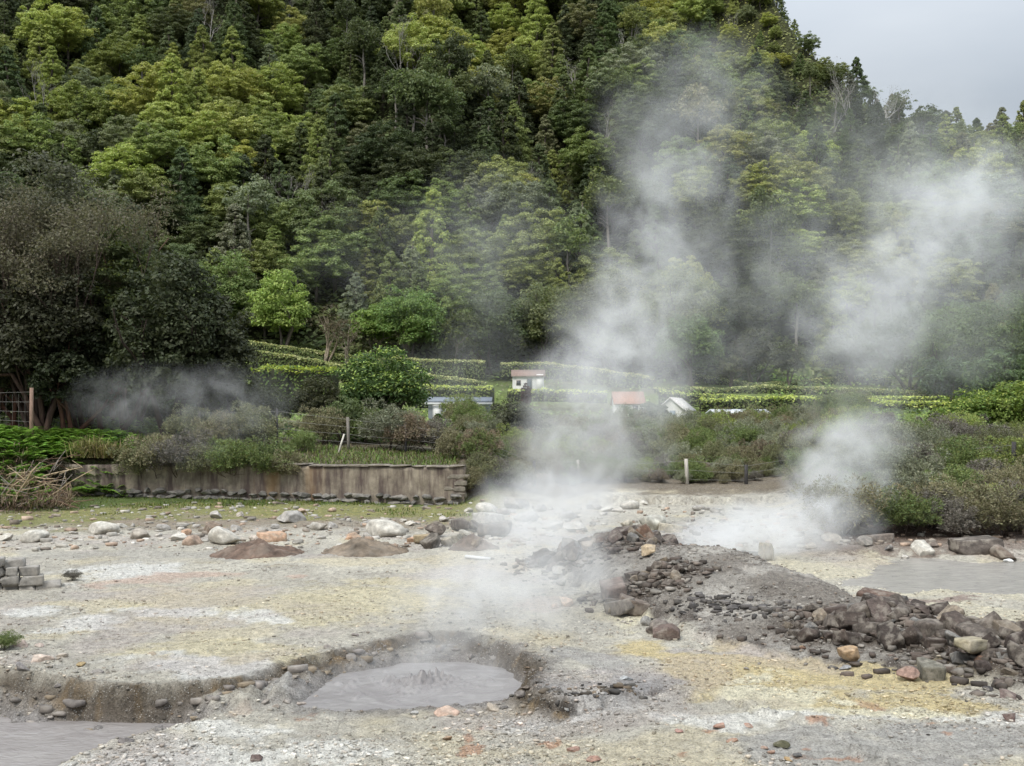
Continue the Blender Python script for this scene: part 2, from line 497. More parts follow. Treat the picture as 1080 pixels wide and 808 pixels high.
def ground_colors(x, y, z):
    px = CX + x * F / np.maximum(y, 1); py = HOR + (CAMH - z) * F / np.maximum(y, 1)
    n1 = fbm(x * .5, y * .5, oct=5, seed=101); n2 = fbm(x * 1.3, y * 1.3, oct=5, seed=102, gain=.6); n3 = fbm(x * 4, y * 4, oct=4, seed=103, gain=.65)
    n4 = fbm(x * .9 + 40, y * .9, oct=5, seed=104, gain=.6)
    c = np.zeros((len(x), 3)); c[:] = (.475, .442, .37)

    x0_, y0_ = x, y
    wx_ = fbm(x * .7, y * .7, oct=4, seed=111, gain=.6); wy_ = fbm(x * .7 + 31, y * .7, oct=4, seed=112, gain=.6)

    def mix(col, w):
        w = np.clip(w, 0, 1)[:, None]
        c[:] = c * (1 - w) + np.array(col) * w
    mix((.39, .36, .30), ss(-.05, .35, n2) * .75)
    mix((.59, .555, .465), ss(.0, .35, n4) * .65)
    mix((.31, .285, .25), ss(.12, .45, n3) * .45)
    mix((.60, .52, .34), ss(.05, .35, fbm(x * .8 - 7, y * .8, oct=4, seed=107)) * .5)

    def patch(col, lst, thr=0.0, s=1.0, nn=None):
        w = 0
        for a in lst: w = np.maximum(w, gauss(x + wx_ * .9, y + wy_ * 1.1, *a))
        nn = n2 if nn is None else nn
        mix(col, ss(.25 + thr, .65 + thr, w + nn * .45) * s)
    # sulphur yellow, white crust, pink and orange iron stains
    patch((.58, .51, .32), [(300, 640, 190, 26), (420, 615, 70, 9), (200, 640, 60, 25), (240, 690, 160, 12)], thr=.10, s=.65, nn=n3 * .6 + n2 * .6)
    patch((.56, .46, .25), [(860, 700, 150, 22), (760, 720, 70, 16), (700, 690, 40, 25), (930, 735, 90, 14), (1000, 700, 80, 10)], thr=-.08, s=.9, nn=n2 * .8 + n3 * .6)
    patch((.66, .61, .45), [(800, 716, 50, 11), (840, 735, 60, 9), (950, 690, 90, 9), (690, 655, 40, 6), (930, 752, 110, 9)], thr=.12, s=.95, nn=n3)
    patch((.66, .645, .60), [(130, 605, 60, 12), (190, 645, 60, 8), (80, 660, 40, 10), (260, 652, 40, 9), (40, 645, 50, 8), (250, 700, 150, 9)], thr=.03, s=.85, nn=n3 * .8 + n2 * .6)
    patch((.67, .65, .59), [(170, 790, 160, 30), (330, 780, 60, 20), (560, 752, 60, 10), (640, 750, 60, 9), (820, 760, 160, 8), (240, 755, 90, 9), (1020, 760, 70, 12)], thr=.02, s=.9, nn=n3)
    patch((.54, .40, .32), [(210, 608, 60, 5), (590, 635, 40, 9), (290, 612, 30, 3), (150, 615, 60, 4)], thr=.1, s=.7)
    patch((.38, .365, .34), [(950, 790, 190, 22), (640, 725, 60, 14), (600, 700, 40, 20)], s=.8)
    patch((.46, .42, .385), [(850, 675, 70, 9), (760, 690, 60, 7)], s=.8)
    patch((.34, .325, .30), [(560, 640, 120, 25), (180, 585, 200, 7)], s=.35)
    patch((.58, .53, .40), [(930, 640, 160, 9), (1060, 650, 80, 5), (850, 600, 90, 9), (1000, 628, 120, 5)], s=.85, nn=n3)
    patch((.26, .19, .17), [(1010, 638, 80, 3), (960, 636, 40, 2.5), (940, 648, 40, 2)], thr=.05, s=.8, nn=n3)
    patch((.56, .54, .49), [(830, 570, 110, 12), (760, 560, 80, 12)], s=.7)
    # small rusty spots near the camera
    sp = fbm(x * 2.7 + 9, y * 2.7, oct=3, seed=131)
    mix((.42, .22, .13), ss(.42, .52, sp + n3 * .15) * ss(715, 760, py) * .7 * ss(150, 420, px))
    mix((.44, .375, .36), ss(.1, .4, fbm(x * .6 + 3, y * .6, oct=4, seed=133)) * ss(40, 25, y) * .35)
    # wet grey aureole of the pool, earth faces
    pdist = -pip_sd(x, y, POOL)
    mix((.22, .205, .195), (1 - ss(.05, .75, pdist + n3 * .3)) * .85)
    mix((.24, .235, .235), gauss(x, y, 640, 728, 70, 14) * ss(-.2, .2, n2 + .2) * .9)
    pud = -pip_sd(x, y, PUDDLE)
    mix((.22, .20, .185), (1 - ss(.0, .30, pud + n3 * .2)) * .9)
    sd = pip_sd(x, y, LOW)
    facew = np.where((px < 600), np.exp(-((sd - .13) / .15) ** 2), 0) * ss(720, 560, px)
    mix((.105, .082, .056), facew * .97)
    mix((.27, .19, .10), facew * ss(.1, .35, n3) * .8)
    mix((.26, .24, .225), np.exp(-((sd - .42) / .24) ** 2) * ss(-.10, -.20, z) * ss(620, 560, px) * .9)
    mix((.05, .042, .035), np.exp(-((sd - .06) / .07) ** 2) * ss(-.1, .2, n3) * ss(720, 660, px) * (.35 + .65 * ss(550, 580, px)))  # rim line: overhang shade put into the colour, black broken earth past the pool
    # mound
    dm, zm, side = pl_dist(x, y, MOUND)
    wm = np.where(side > 0, 2.2, 1.4)
    u = np.clip(1 - (dm + n2 * .25) / wm, 0, 1)
    mix((.30, .275, .24), ss(0, .1, u))
    mix((.42, .39, .345), ss(0, .1, u) * ss(-.1, .3, n2) * .9)
    mix((.17, .145, .12), ss(0, .1, u) * ss(.0, .3, n4) * .6)
    mix((.085, .07, .06), ss(0, .1, u) * (1 - ss(.06, .2, u)) * (side > 0) * ss(-.25, .2, n3))
    mix((.12, .10, .085), ss(0, .12, u) * ss(.2, .4, n3) * .6)
    for pl, w in ((PILE_R, .85), (PILE_C, .7), (PILE_D, .5)):
        dp, zp, _ = pl_dist(x, y, pl)
        mix((.095, .075, .06), ss(w + .25, w - .15, dp + n3 * .2))
    # grass strip and brown earth below the wall
    dw = wall_y(x) - y
    left = ss(560, 490, px + n2 * 30)
    mix((.25, .20, .145), left * ss(27.5, 29.5, y + n2 * 1.5) * .85)
    mix((.30, .27, .22), left * ss(26, 30, y) * ss(.1, .3, n4) * .6)
    mix((.20, .205, .065), left * ss(29.8, 32.6, y + n2 * 3.0 + ss(200, 0, px) * 3) * .9)
    mix((.30, .265, .10), left * ss(30., 32.5, y + n2 * 3) * ss(.0, .3, n3) * .6)
    mix((.075, .12, .025), left * ss(35.2, 36.6, y + n2 * 1.2 + ss(150, 20, px) * 2.5) * .9)
    # behind everything: earth under the vegetation
    mix((.10, .085, .05), ss(.1, .5, y - wall_y(x)) * (px < 515))
    mix((.15, .12, .085), ss(36, 38, y + n2 * 2) * (px >= 486) * .9)
    mix((.13, .09, .07), ss(24.2, 25.2, y + n3) * ss(835, 900, px + n2 * 30))
    mix((.20, .15, .12), ss(23.0, 23.6, y + n3) * (1 - ss(24.6, 25.4, y + n2)) * ss(835, 900, px) * .8)
    mix((.17, .115, .09), ss(60, 20, px) * ss(32, 34, y))
    return c


def build_ground():
    ny, nx = 720, 700
    ys = np.geomspace(3.2, 50.0, ny)
    us = np.linspace(-1, 1, nx)
    Y = np.repeat(ys[:, None], nx, 1)
    X = us[None, :] * (.60 * Y + 3.0)
    Z = H(X.ravel(), Y.ravel())
    V = np.stack([X.ravel(), Y.ravel(), Z], 1)
    i = np.arange((ny - 1) * (nx - 1)); r = i // (nx - 1); q = i % (nx - 1)
    a = r * nx + q
    Q = np.stack([a, a + 1, a + nx + 1, a + nx], 1)
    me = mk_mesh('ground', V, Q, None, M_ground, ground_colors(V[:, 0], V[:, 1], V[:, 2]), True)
    structure(link('ground', me))


def build_mountain():
    ys = np.concatenate([np.linspace(48.5, 170, 120), np.linspace(171, 360, 190)])
    xs = np.concatenate([np.linspace(-330, -150, 40), np.linspace(-148, 160, 230), np.linspace(163, 330, 40)])
    X, Y = np.meshgrid(xs, ys)
    Z = H(X.ravel(), Y.ravel()) - .05
    V = np.stack([X.ravel(), Y.ravel(), Z], 1)
    ny, nx = X.shape
    i = np.arange((ny - 1) * (nx - 1)); r = i // (nx - 1); q = i % (nx - 1)
    a = r * nx + q
    Q = np.stack([a, a + 1, a + nx + 1, a + nx], 1)
    x, y = V[:, 0], V[:, 1]
    n = fbm(x / 9, y / 9, seed=201, oct=4); px = CX + x * F / y
    c = np.zeros_like(V); c[:] = (.045, .048, .022)
    w = (ss(172, 164, y) * .9)[:, None]
    c = c * (1 - w) + np.array((.12, .155, .045)) * w
    w = (ss(-.05, .3, n) * ss(172, 164, y) * .8)[:, None]
    c = c * (1 - w) + np.array((.085, .08, .036)) * w
    w = (np.exp(-(((px - 830) / 60) ** 2 + ((y - 166) / 7) ** 2)) * ss(-.3, .1, n))[:, None]
    c = c * (1 - w) + np.array((.20, .34, .06)) * w
    structure(link('hillside', mk_mesh('hillside', V, Q, None, M_soil, c, True)))


build_ground()
build_mountain()


def flat_pool(name, poly, z, mat, grow, res, fn=None):
    poly = np.array(poly)
    x0, y0 = poly.min(0) - grow; x1, y1 = poly.max(0) + grow
    xs = np.arange(x0, x1 + res, res); ys = np.arange(y0, y1 + res, res)
    X, Y = np.meshgrid(xs, ys)
    sd = pip_sd(X.ravel(), Y.ravel(), [tuple(p) for p in poly])
    Z = np.full(X.size, z) + (fn(X.ravel(), Y.ravel()) if fn else 0)
    ny, nx = X.shape
    i = np.arange((ny - 1) * (nx - 1)); r = i // (nx - 1); q = i % (nx - 1); a = r * nx + q
    Q = np.stack([a, a + 1, a + nx + 1, a + nx], 1)
    Q = Q[(sd[Q] > -grow).any(1)]
    used = np.unique(Q); remap = np.full(X.size, -1); remap[used] = np.arange(len(used))
    V = np.stack([X.ravel(), Y.ravel(), Z], 1)[used]
    structure(link(name, mk_mesh(name, V, remap[Q], None, mat, None, True)))


bx, by = ground_at(438, 724, -.24)
bx2, by2 = ground_at(462, 719, -.24)


def mud_relief(x, y):
    h = fbm(x * 5, y * 5, oct=4, seed=71) * .012
    for cx, cy, r, a in ((bx, by, .20, .13), (bx2, by2, .14, .09), (bx - .1, by - .42, .13, .04), (bx + .45, by + .1, .3, .03), (bx - .3, by + .1, .16, .06)):
        g = np.exp(-((x - cx) ** 2 + ((y - cy) * .8) ** 2) / r ** 2)
        h = h + a * g * (.35 + 1.9 * np.abs(fbm(x * 12, y * 12, oct=4, seed=73, gain=.65)))
    rb = np.random.default_rng(8)
    for k in range(46):
        a, q = rb.uniform(0, 6.28), rb.random() ** .5
        cx, cy, r = bx + .95 * q * math.cos(a), by + .8 * q * math.sin(a), rb.uniform(.025, .055)
        h = h + np.sqrt(np.clip(1 - ((x - cx) ** 2 + (y - cy) ** 2) / r ** 2, 0, 1)) * r * .6
    rr = np.hypot(x - bx, y - by)
    return h + .008 * np.sin(rr * 26) * np.exp(-rr * 1.6)


flat_pool('mud_pool', POOL, -.235, M_mud, .35, .022, mud_relief)
flat_pool('muddy_puddle', PUDDLE, -.41, M_pud, .3, .06, lambda x, y: fbm(x * 3, y * 3, seed=76) * .006)
flat_pool('cloudy_water', WATER, -.055, M_wat, .8, .12, lambda x, y: fbm(x * 2, y * 2, seed=77) * .004)

# ------------------------------------------------------------------ rocks
def cube_sphere(n):
    t = np.linspace(-1, 1, n)
    a, b = np.meshgrid(t, t); a = a.ravel(); b = b.ravel(); o = np.ones_like(a)
    V = np.concatenate([np.stack(s, 1) for s in ((o, a, b), (-o, b, a), (b, o, a), (a, -o, b), (a, b, o), (b, a, -o))])
    i = np.arange((n - 1) * (n - 1)); r = i // (n - 1); q = i % (n - 1); k = r * n + q
    q4 = np.stack([k, k + 1, k + n + 1, k + n], 1)
    Q = np.concatenate([q4 + f * n * n for f in range(6)])
    key = np.round(V * 1e4).astype(int)
    _, idx, inv = np.unique(key, axis=0, return_index=True, return_inverse=True)
    return V[idx], inv.reshape(-1)[Q]


CS, CSQ = cube_sphere(9)
CSL, CSLQ = cube_sphere(3)


def rock_verts(seed, kind, low=False):
    rng = np.random.default_rng(seed)
    v = (CSL if low else CS).copy()
    d = v / np.linalg.norm(v, axis=1)[:, None]
    if kind == 'block':
        p = np.sign(v) * np.abs(v) * .5 * .55 + d * .62 * .45
        p = v * .5 * .95 + d * .62 * .05
    else:
        p = d * .5
    # chop with random planes for angular faces
    for k in range({'block': 5, 'angular': 15, 'round': 7}[kind]):
        n = rng.normal(size=3); n /= np.linalg.norm(n)
        o = rng.uniform(.21, .40) if kind != 'round' else rng.uniform(.36, .47)
        if kind == 'block': o = rng.uniform(.44, .62)
        s = p @ n - o
        p = p - np.clip(s, 0, None)[:, None] * n
    a = .022 if kind != 'round' else .035
    p = p * (1 + a * fbm(p[:, 0] * 4 + seed, p[:, 1] * 4, p[:, 2] * 4, oct=3, seed=seed)[:, None] * 2)
    sc_ = {'block': (1.25, .85, .62), 'angular': (1.15, .95, .75), 'round': (1.1, .95, .72)}[kind]
    return p * np.array(sc_)


ROCKS = {k: [mk_mesh('%s_rock' % k, rock_verts(i * 7 + j * 100 + 3, k), CSQ, None, M_rock, None, False) for i in range(7)] for j, k in enumerate(('block', 'angular', 'round'))}
PALE = [mk_mesh('pale_boulder', rock_verts(900 + i, k), CSQ, None, M_pale, None, False) for i, k in enumerate(('angular', 'angular', 'round', 'angular', 'block', 'angular'))]

ROCK_COL = {'dark brown': (.085, .066, .055), 'grey-brown': (.15, .125, .105), 'grey': (.20, .19, .175), 'rusty': (.165, .10, .068), 'tan': (.27, .22, .165), 'charcoal': (.05, .048, .05), 'purplish brown': (.118, .092, .080)}
rng = np.random.default_rng(7)
SHAPE = {'block': 'squared', 'angular': 'angular', 'round': 'rounded'}


def heap(pl, width, n, smin, smax, group, label_fmt, colors, seed, span=(0, 1)):
    r = np.random.default_rng(seed)
    pl = np.array(pl); seg = np.hypot(np.diff(pl[:, 0]), np.diff(pl[:, 1])); cum = np.concatenate([[0], np.cumsum(seg)])
    placed = []; items = []
    sizes = np.sort(smin + (smax - smin) * r.random(int(n * 1.25)) ** 1.7)[::-1]
    tries = 0
    for s in sizes:
        if len(placed) >= n: break
        for _ in range(12):
            t = r.uniform(*span) * cum[-1]
            x = np.interp(t, cum, pl[:, 0]); y = np.interp(t, cum, pl[:, 1])
            dx, dy = r.normal(0, width * .48, 2)
            x += dx; y += dy
            if pl_dist(np.array([x]), np.array([y]), [tuple(p) for p in pl])[0][0] > width: continue
            if all((x - a) ** 2 + (y - b) ** 2 > (.40 * (s + q)) ** 2 for a, b, q in placed):
                placed.append((x, y, s)); break
    for x, y, s in placed:
        kind = r.choice(['block', 'angular', 'round'], p=[.46, .46, .08])
        cname = r.choice(list(colors), p=np.array(list(colors.values())) / sum(colors.values()))
        cc = np.array(ROCK_COL[cname]) * r.uniform(.55, .95)
        z = Hs(x, y) + s * r.uniform(.02, .24)
        o = link('rock', ROCKS[kind][r.integers(7)], None, (x, y, z), (r.normal(0, .45), r.normal(0, .45), r.uniform(0, 6.28)), s * np.array([1, 1, 1]) * r.uniform(.92, 1.1), cc)
        tag(o, '', 'rock', group)
        items.append(dict(o=o, c='%s %s' % (cname, SHAPE[kind]), t=x + .0001 * y, d=y))
    rank_labels(items, lambda i: i['t'], label_fmt)


heap(PILE_R, .82, 235, .12, .32, 'rocks of the long dark rubble heap',
     lambda c, k: ('%s rock in the long rubble heap, %s of its look from the mound' % (c, k)) if k else '%s rock, only one of its look in the long rubble heap' % c,
     {'dark brown': 5, 'grey-brown': 4, 'grey': 1.2, 'rusty': .5, 'tan': .7, 'charcoal': .8, 'purplish brown': 3.5}, 11, (0, .72))
heap(PILE_C, 1.0, 105, .15, .40, 'rocks of the dark heap behind the mud pool',
     lambda c, k: ('%s rock in the steaming heap beside the mound, %s of its look across' % (c, k)) if k else '%s rock, only one of its look in the steaming heap' % c,
     {'dark brown': 4, 'grey-brown': 4, 'grey': 2, 'rusty': .8, 'tan': 1.4, 'purplish brown': 3}, 12)


def rock_at(name, px, py, wpx, mesh, color, label, group, aspect=(1, 1, 1), rz=None, tilt=.15, emb=.25, cat='rock'):
    x, y = ground_at(px, py)
    for _ in range(3):
        z = Hs(x, y); x, y = ground_at(px, py, z)
    s = wpx * y / F / 1.08
    o = link(name, mesh, None, (x, y + s * .35, Hs(x, y + s * .35) + s * emb * aspect[2]), (random.gauss(0, tilt), random.gauss(0, tilt), rng.uniform(0, 6.28) if rz is None else rz),
             [s * a for a in aspect], color)
    return tag(o, label, cat, group)


heap(PILE_D, .6, 22, .12, .28, 'rocks at the near end of the mound',
     lambda c, k: ('%s rock below the near mound end, %s of its look across' % (c, k)) if k else '%s rock, only one of its look below the near mound end' % c,
     {'dark brown': 4, 'grey-brown': 4, 'tan': 1, 'purplish brown': 2}, 14)
random.seed(4)
LONG = lambda c, k: c
# named stones of the long heap
rock_at('rock', 1040, 690, 62, ROCKS['block'][2], (.33, .29, .20), 'long pale sandy slab leaning on the front of the rubble heap', 'rocks of the long dark rubble heap', (1.15, .5, .45), .75, .25, .35)
rock_at('rock', 897, 680, 30, ROCKS['angular'][1], (.36, .25, .15), 'pale orange-crusted rock at the mound end of the rubble heap', 'rocks of the long dark rubble heap', emb=.35)
rock_at('rock', 930, 640, 34, ROCKS['block'][1], (.115, .075, .058), 'big red-brown block topping the highest point of the rubble heap', 'rocks of the long dark rubble heap', emb=.15)
rock_at('rock', 1068, 676, 40, ROCKS['block'][4], (.12, .09, .08), 'largest brown square block near the outer end of the rubble heap', 'rocks of the long dark rubble heap', (1, .9, 1.0), emb=.12)
rock_at('rock', 985, 690, 30, ROCKS['block'][5], (.16, .15, .12), 'mossy grey-green cube of rock at the middle of the heap', 'rocks of the long dark rubble heap', (1, 1, 1.2), emb=.15)
rock_at('rock', 961, 672, 26, ROCKS['angular'][3], (.30, .20, .16), 'pinkish crumbling rock in the front of the rubble heap', 'rocks of the long dark rubble heap', emb=.25)
# front of the steaming heap
for px, py, w, k, c, lab in (
        (650, 650, 22, ('angular', 1), (.26, .22, .17), 'tan-topped stone lying ahead of the steaming heap'),
        (669, 646, 28, ('block', 0), (.17, .135, .11), 'pale-topped brick-shaped block at the foot of the steaming heap'),
        (655, 634, 27, ('block', 3), (.20, .18, .16), 'flat grey slab tilted against the steaming heap'),
        (690, 642, 20, ('angular', 4), (.12, .1, .085), 'dark rounded lump beside the brick-shaped block'),
        (704, 644, 24, ('block', 6), (.13, .095, .08), 'red-brown block at the mound side of the steaming heap'),
        (681, 627, 16, ('angular', 5), (.24, .23, .21), 'upright light grey splinter between brown blocks'),
        (697, 624, 26, ('round', 3), (.17, .145, .125), 'round grey-brown stone above the red-brown block'),
        (648, 618, 32, ('block', 2), (.16, .12, .10), 'long grey-brown stone on the low front of the heap'),
        (685, 592, 22, ('angular', 6), (.42, .33, .22), 'flat cream stone set in the crest of the mound')):
    rock_at('rock', px, py, w, ROCKS[k[0]][k[1]], c, lab, 'rocks of the dark heap behind the mud pool', emb=.3)

# bleached boulders along the back of the flat
W_, P_, G_, O_ = (.52, .49, .43), (.46, .34, .26), (.36, .34, .31), (.47, .31, .21)
BO = [
    (106, 564, 30, W_, 'large white boulder standing alone on the grass edge'), (125, 557, 16, W_, 'small white boulder touching the large lone one'),
    (33, 572, 28, W_, 'white oval boulder near the fern bank side'), (3, 571, 16, W_, 'white boulder at the outermost end of the boulder row'),
    (171, 560, 15, G_, 'small grey-white stone between lone boulder and orange one'), (186, 570, 22, W_, 'white slab at the start of the boulder cluster'),
    (195, 565, 14, O_, 'orange-topped stone tucked behind white slab'), (200, 575, 30, P_, 'cracked pale and orange low boulder'),
    (235, 575, 42, W_, 'long white wedge boulder with grey face'), (222, 563, 22, (.2, .15, .11), 'brown boulder behind the white wedge boulder'),
    (248, 560, 17, G_, 'blue-grey squarish boulder behind the wedge boulder'), (265, 572, 20, (.48, .42, .36), 'pointed pale boulder beside the dirt mound'),
    (285, 572, 22, O_, 'pinkish orange boulder beside the dirt mound'), (288, 558, 12, G_, 'small grey boulder at the back of the cluster'),
    (305, 552, 34, G_, 'broad grey-white boulder sunk in bare earth'), (335, 560, 22, (.46, .43, .38), 'white-faced boulder next to the sunken grey one'),
    (350, 558, 16, G_, 'dark-sided grey boulder next to white-faced one'), (318, 542, 12, P_, 'small pinkish stone lying on the grass'),
    (350, 540, 9, P_, 'tiny pale stone on the grass near the wall'), (370, 570, 22, O_, 'smooth orange triangular boulder'),
    (385, 555, 16, G_, 'small rough white boulder behind the triangular one'), (405, 567, 40, W_, 'biggest craggy white boulder of the middle row'),
    (388, 569, 16, G_, 'bluish boulder leaning on the craggy white one'), (420, 560, 13, W_, 'white stone behind the craggy boulder'),
    (432, 555, 14, W_, 'flat white stone on the brown earth'), (436, 572, 18, O_, 'salmon boulder next to the dark stacked rocks'),
    (468, 550, 14, (.46, .43, .39), 'flat pale slab on earth before the wall end'), (495, 541, 14, W_, 'flat white slab close to the wall end'),
    (513, 541, 22, W_, 'long white slab behind the dark stacked rocks'),
    (180, 545, 6, W_, 'tiny white pebble on bare earth'), (227, 547, 18, (.45, .42, .38), 'thin pale slab lying on the brown earth'),
    (252, 545, 11, (.46, .41, .36), 'low pale stone in the grass by the wall'), (425, 551, 7, W_, 'white cobble at the grass edge'),
    (145, 569, 26, (.36, .32, .27), 'half-buried beige boulder in the earth bank')]
for px, py, w, c, lab in BO:
    rock_at('boulder', px, py, w * 1.05, PALE[rng.integers(6)], np.array(c) * rng.uniform(.9, 1.08), lab, 'bleached boulders along the back of the flat', (1.05, .9, .85), emb=.2, cat='boulder')
# boulders round the vent between wall end and scrub
BO2 = [(690, 560, 44, (.56, .54, .47), 'great smooth white boulder behind the steaming heap'), (652, 530, 16, W_, 'white boulder on top of the back row'),
       (665, 537, 22, W_, 'round white boulder in the back row, beside the great one'), (628, 537, 20, G_, 'grey-white boulder in the steam by the pale post'),
       (640, 540, 16, W_, 'white boulder left half in steam'), (700, 536, 12, (.44, .42, .37), 'small stone of the back row above the great boulder'),
       (680, 533, 14, W_, 'oval boulder behind the great white boulder'), (708, 532, 10, W_, 'small white stone at the end of the back row'),
       (662, 556, 20, (.50, .45, .36), 'cream boulder in front of the back row'), (708, 562, 20, (.55, .50, .40), 'cream slab against the great white boulder'),
       (540, 520, 18, G_, 'grey boulder on the bank by the wall end'), (545, 535, 24, G_, 'pale grey boulder half lost in steam'),
       (555, 550, 26, G_, 'largest grey boulder of the steaming bank'), (570, 540, 18, G_, 'grey cobble heap top in steam'),
       (580, 560, 30, W_, 'broad white boulder deep in the steam'), (600, 548, 24, G_, 'grey boulder at the foot of the main plume'),
       (530, 530, 20, (.2, .16, .13), 'brown earthy boulder beside the wall end'), (606, 562, 30, W_, 'white slab beside the main steam vent'),
       (755, 540, 12, G_, 'grey stone in the low ledge behind the white steam'), (738, 538, 14, G_, 'flat grey stone starting the low ledge'),
       (590, 596, 24, (.36, .34, .30), 'grey boulder on the pool side of the steaming heap'), (592, 606, 18, (.38, .35, .30), 'lower grey boulder beside the steaming heap'),
       (600, 640, 26, (.46, .35, .27), 'pinkish low boulder in the mist behind the mud pool'), (585, 642, 16, (.42, .30, .22), 'rusty cobble in the mist behind the mud pool'),
       (845, 575, 16, G_, 'grey boulder behind the standing stone'), (858, 580, 18, (.44, .39, .32), 'beige boulder behind the standing stone, next to the grey one'),
       (835, 578, 16, (.30, .27, .23), 'dark grey stone next to the standing stone'), (880, 570, 30, (.42, .38, .32), 'broad beige boulder at the scrub foot'),
       (905, 562, 28, (.40, .36, .30), 'pale ledge rock under the scrub'), (915, 578, 26, (.2, .18, .155), 'flat dark outcrop on the crusted shore'),
       (975, 592, 22, W_, 'white flat stone on the water edge'), (955, 591, 14, (.5, .48, .44), 'small white stone on the water edge'),
       (938, 585, 12, (.16, .15, .14), 'dark flat stone near the water edge'), (1065, 597, 14, (.6, .6, .58), 'white stone standing in the cloudy water'),
       (1035, 580, 40, (.12, .10, .085), 'dark brown ledge rock under the scrub above the water'), (1065, 582, 36, (.2, .16, .13), 'brown ledge rock at the outer end of the shore'),
       (930, 572, 22, (.22, .18, .15), 'brown ledge rock at the scrub foot'), (985, 578, 22, (.19, .155, .13), 'brown bank rock behind the white shore stone')]
for px, py, w, c, lab in BO2:
    rock_at('boulder', px, py, w, PALE[rng.integers(6)], np.array(c) * rng.uniform(.92, 1.08), lab, 'boulders around the vents', (1.05, .9, .8), emb=.18, cat='boulder')
# dark stacked rocks before the steam
for i, (px, py, w, c, lab) in enumerate((
        (455, 578, 20, (.10, .085, .07), 'dark block at the base of the small stacked heap'), (470, 577, 18, (.30, .26, .2), 'tan block at the base of the small stacked heap'),
        (445, 574, 16, (.34, .27, .17), 'yellowish block at the end of the small stacked heap'), (459, 568, 26, (.11, .09, .075), 'dark slab lying on top of the small stacked heap'),
        (477, 574, 16, (.27, .25, .2), 'greyish block beside the tan one in the stacked heap'), (492, 570, 20, (.36, .34, .29), 'pale slab between the two stacked heaps'),
        (484, 560, 20, (.13, .11, .095), 'dark boulder between the two stacked heaps'), (500, 562, 22, (.12, .105, .09), 'dark brown rock at the steamy end of the row'),
        (515, 556, 24, (.42, .40, .36), 'white-topped rock crowning the steamy heap'), (505, 551, 18, (.14, .12, .1), 'dark rock on the crest of the steamy heap'),
        (520, 568, 26, (.15, .13, .115), 'broad brown rock under the white-topped one'), (532, 562, 26, (.18, .16, .14), 'grey-brown rock fading into the steam'),
        (500, 580, 16, (.2, .16, .12), 'small brown rock at the dirt mound foot'))):
    rock_at('rock', px, py, w, ROCKS[('block', 'angular')[i % 2]][i % 7], c, lab, 'dark rocks stacked before the steam', emb=.3)
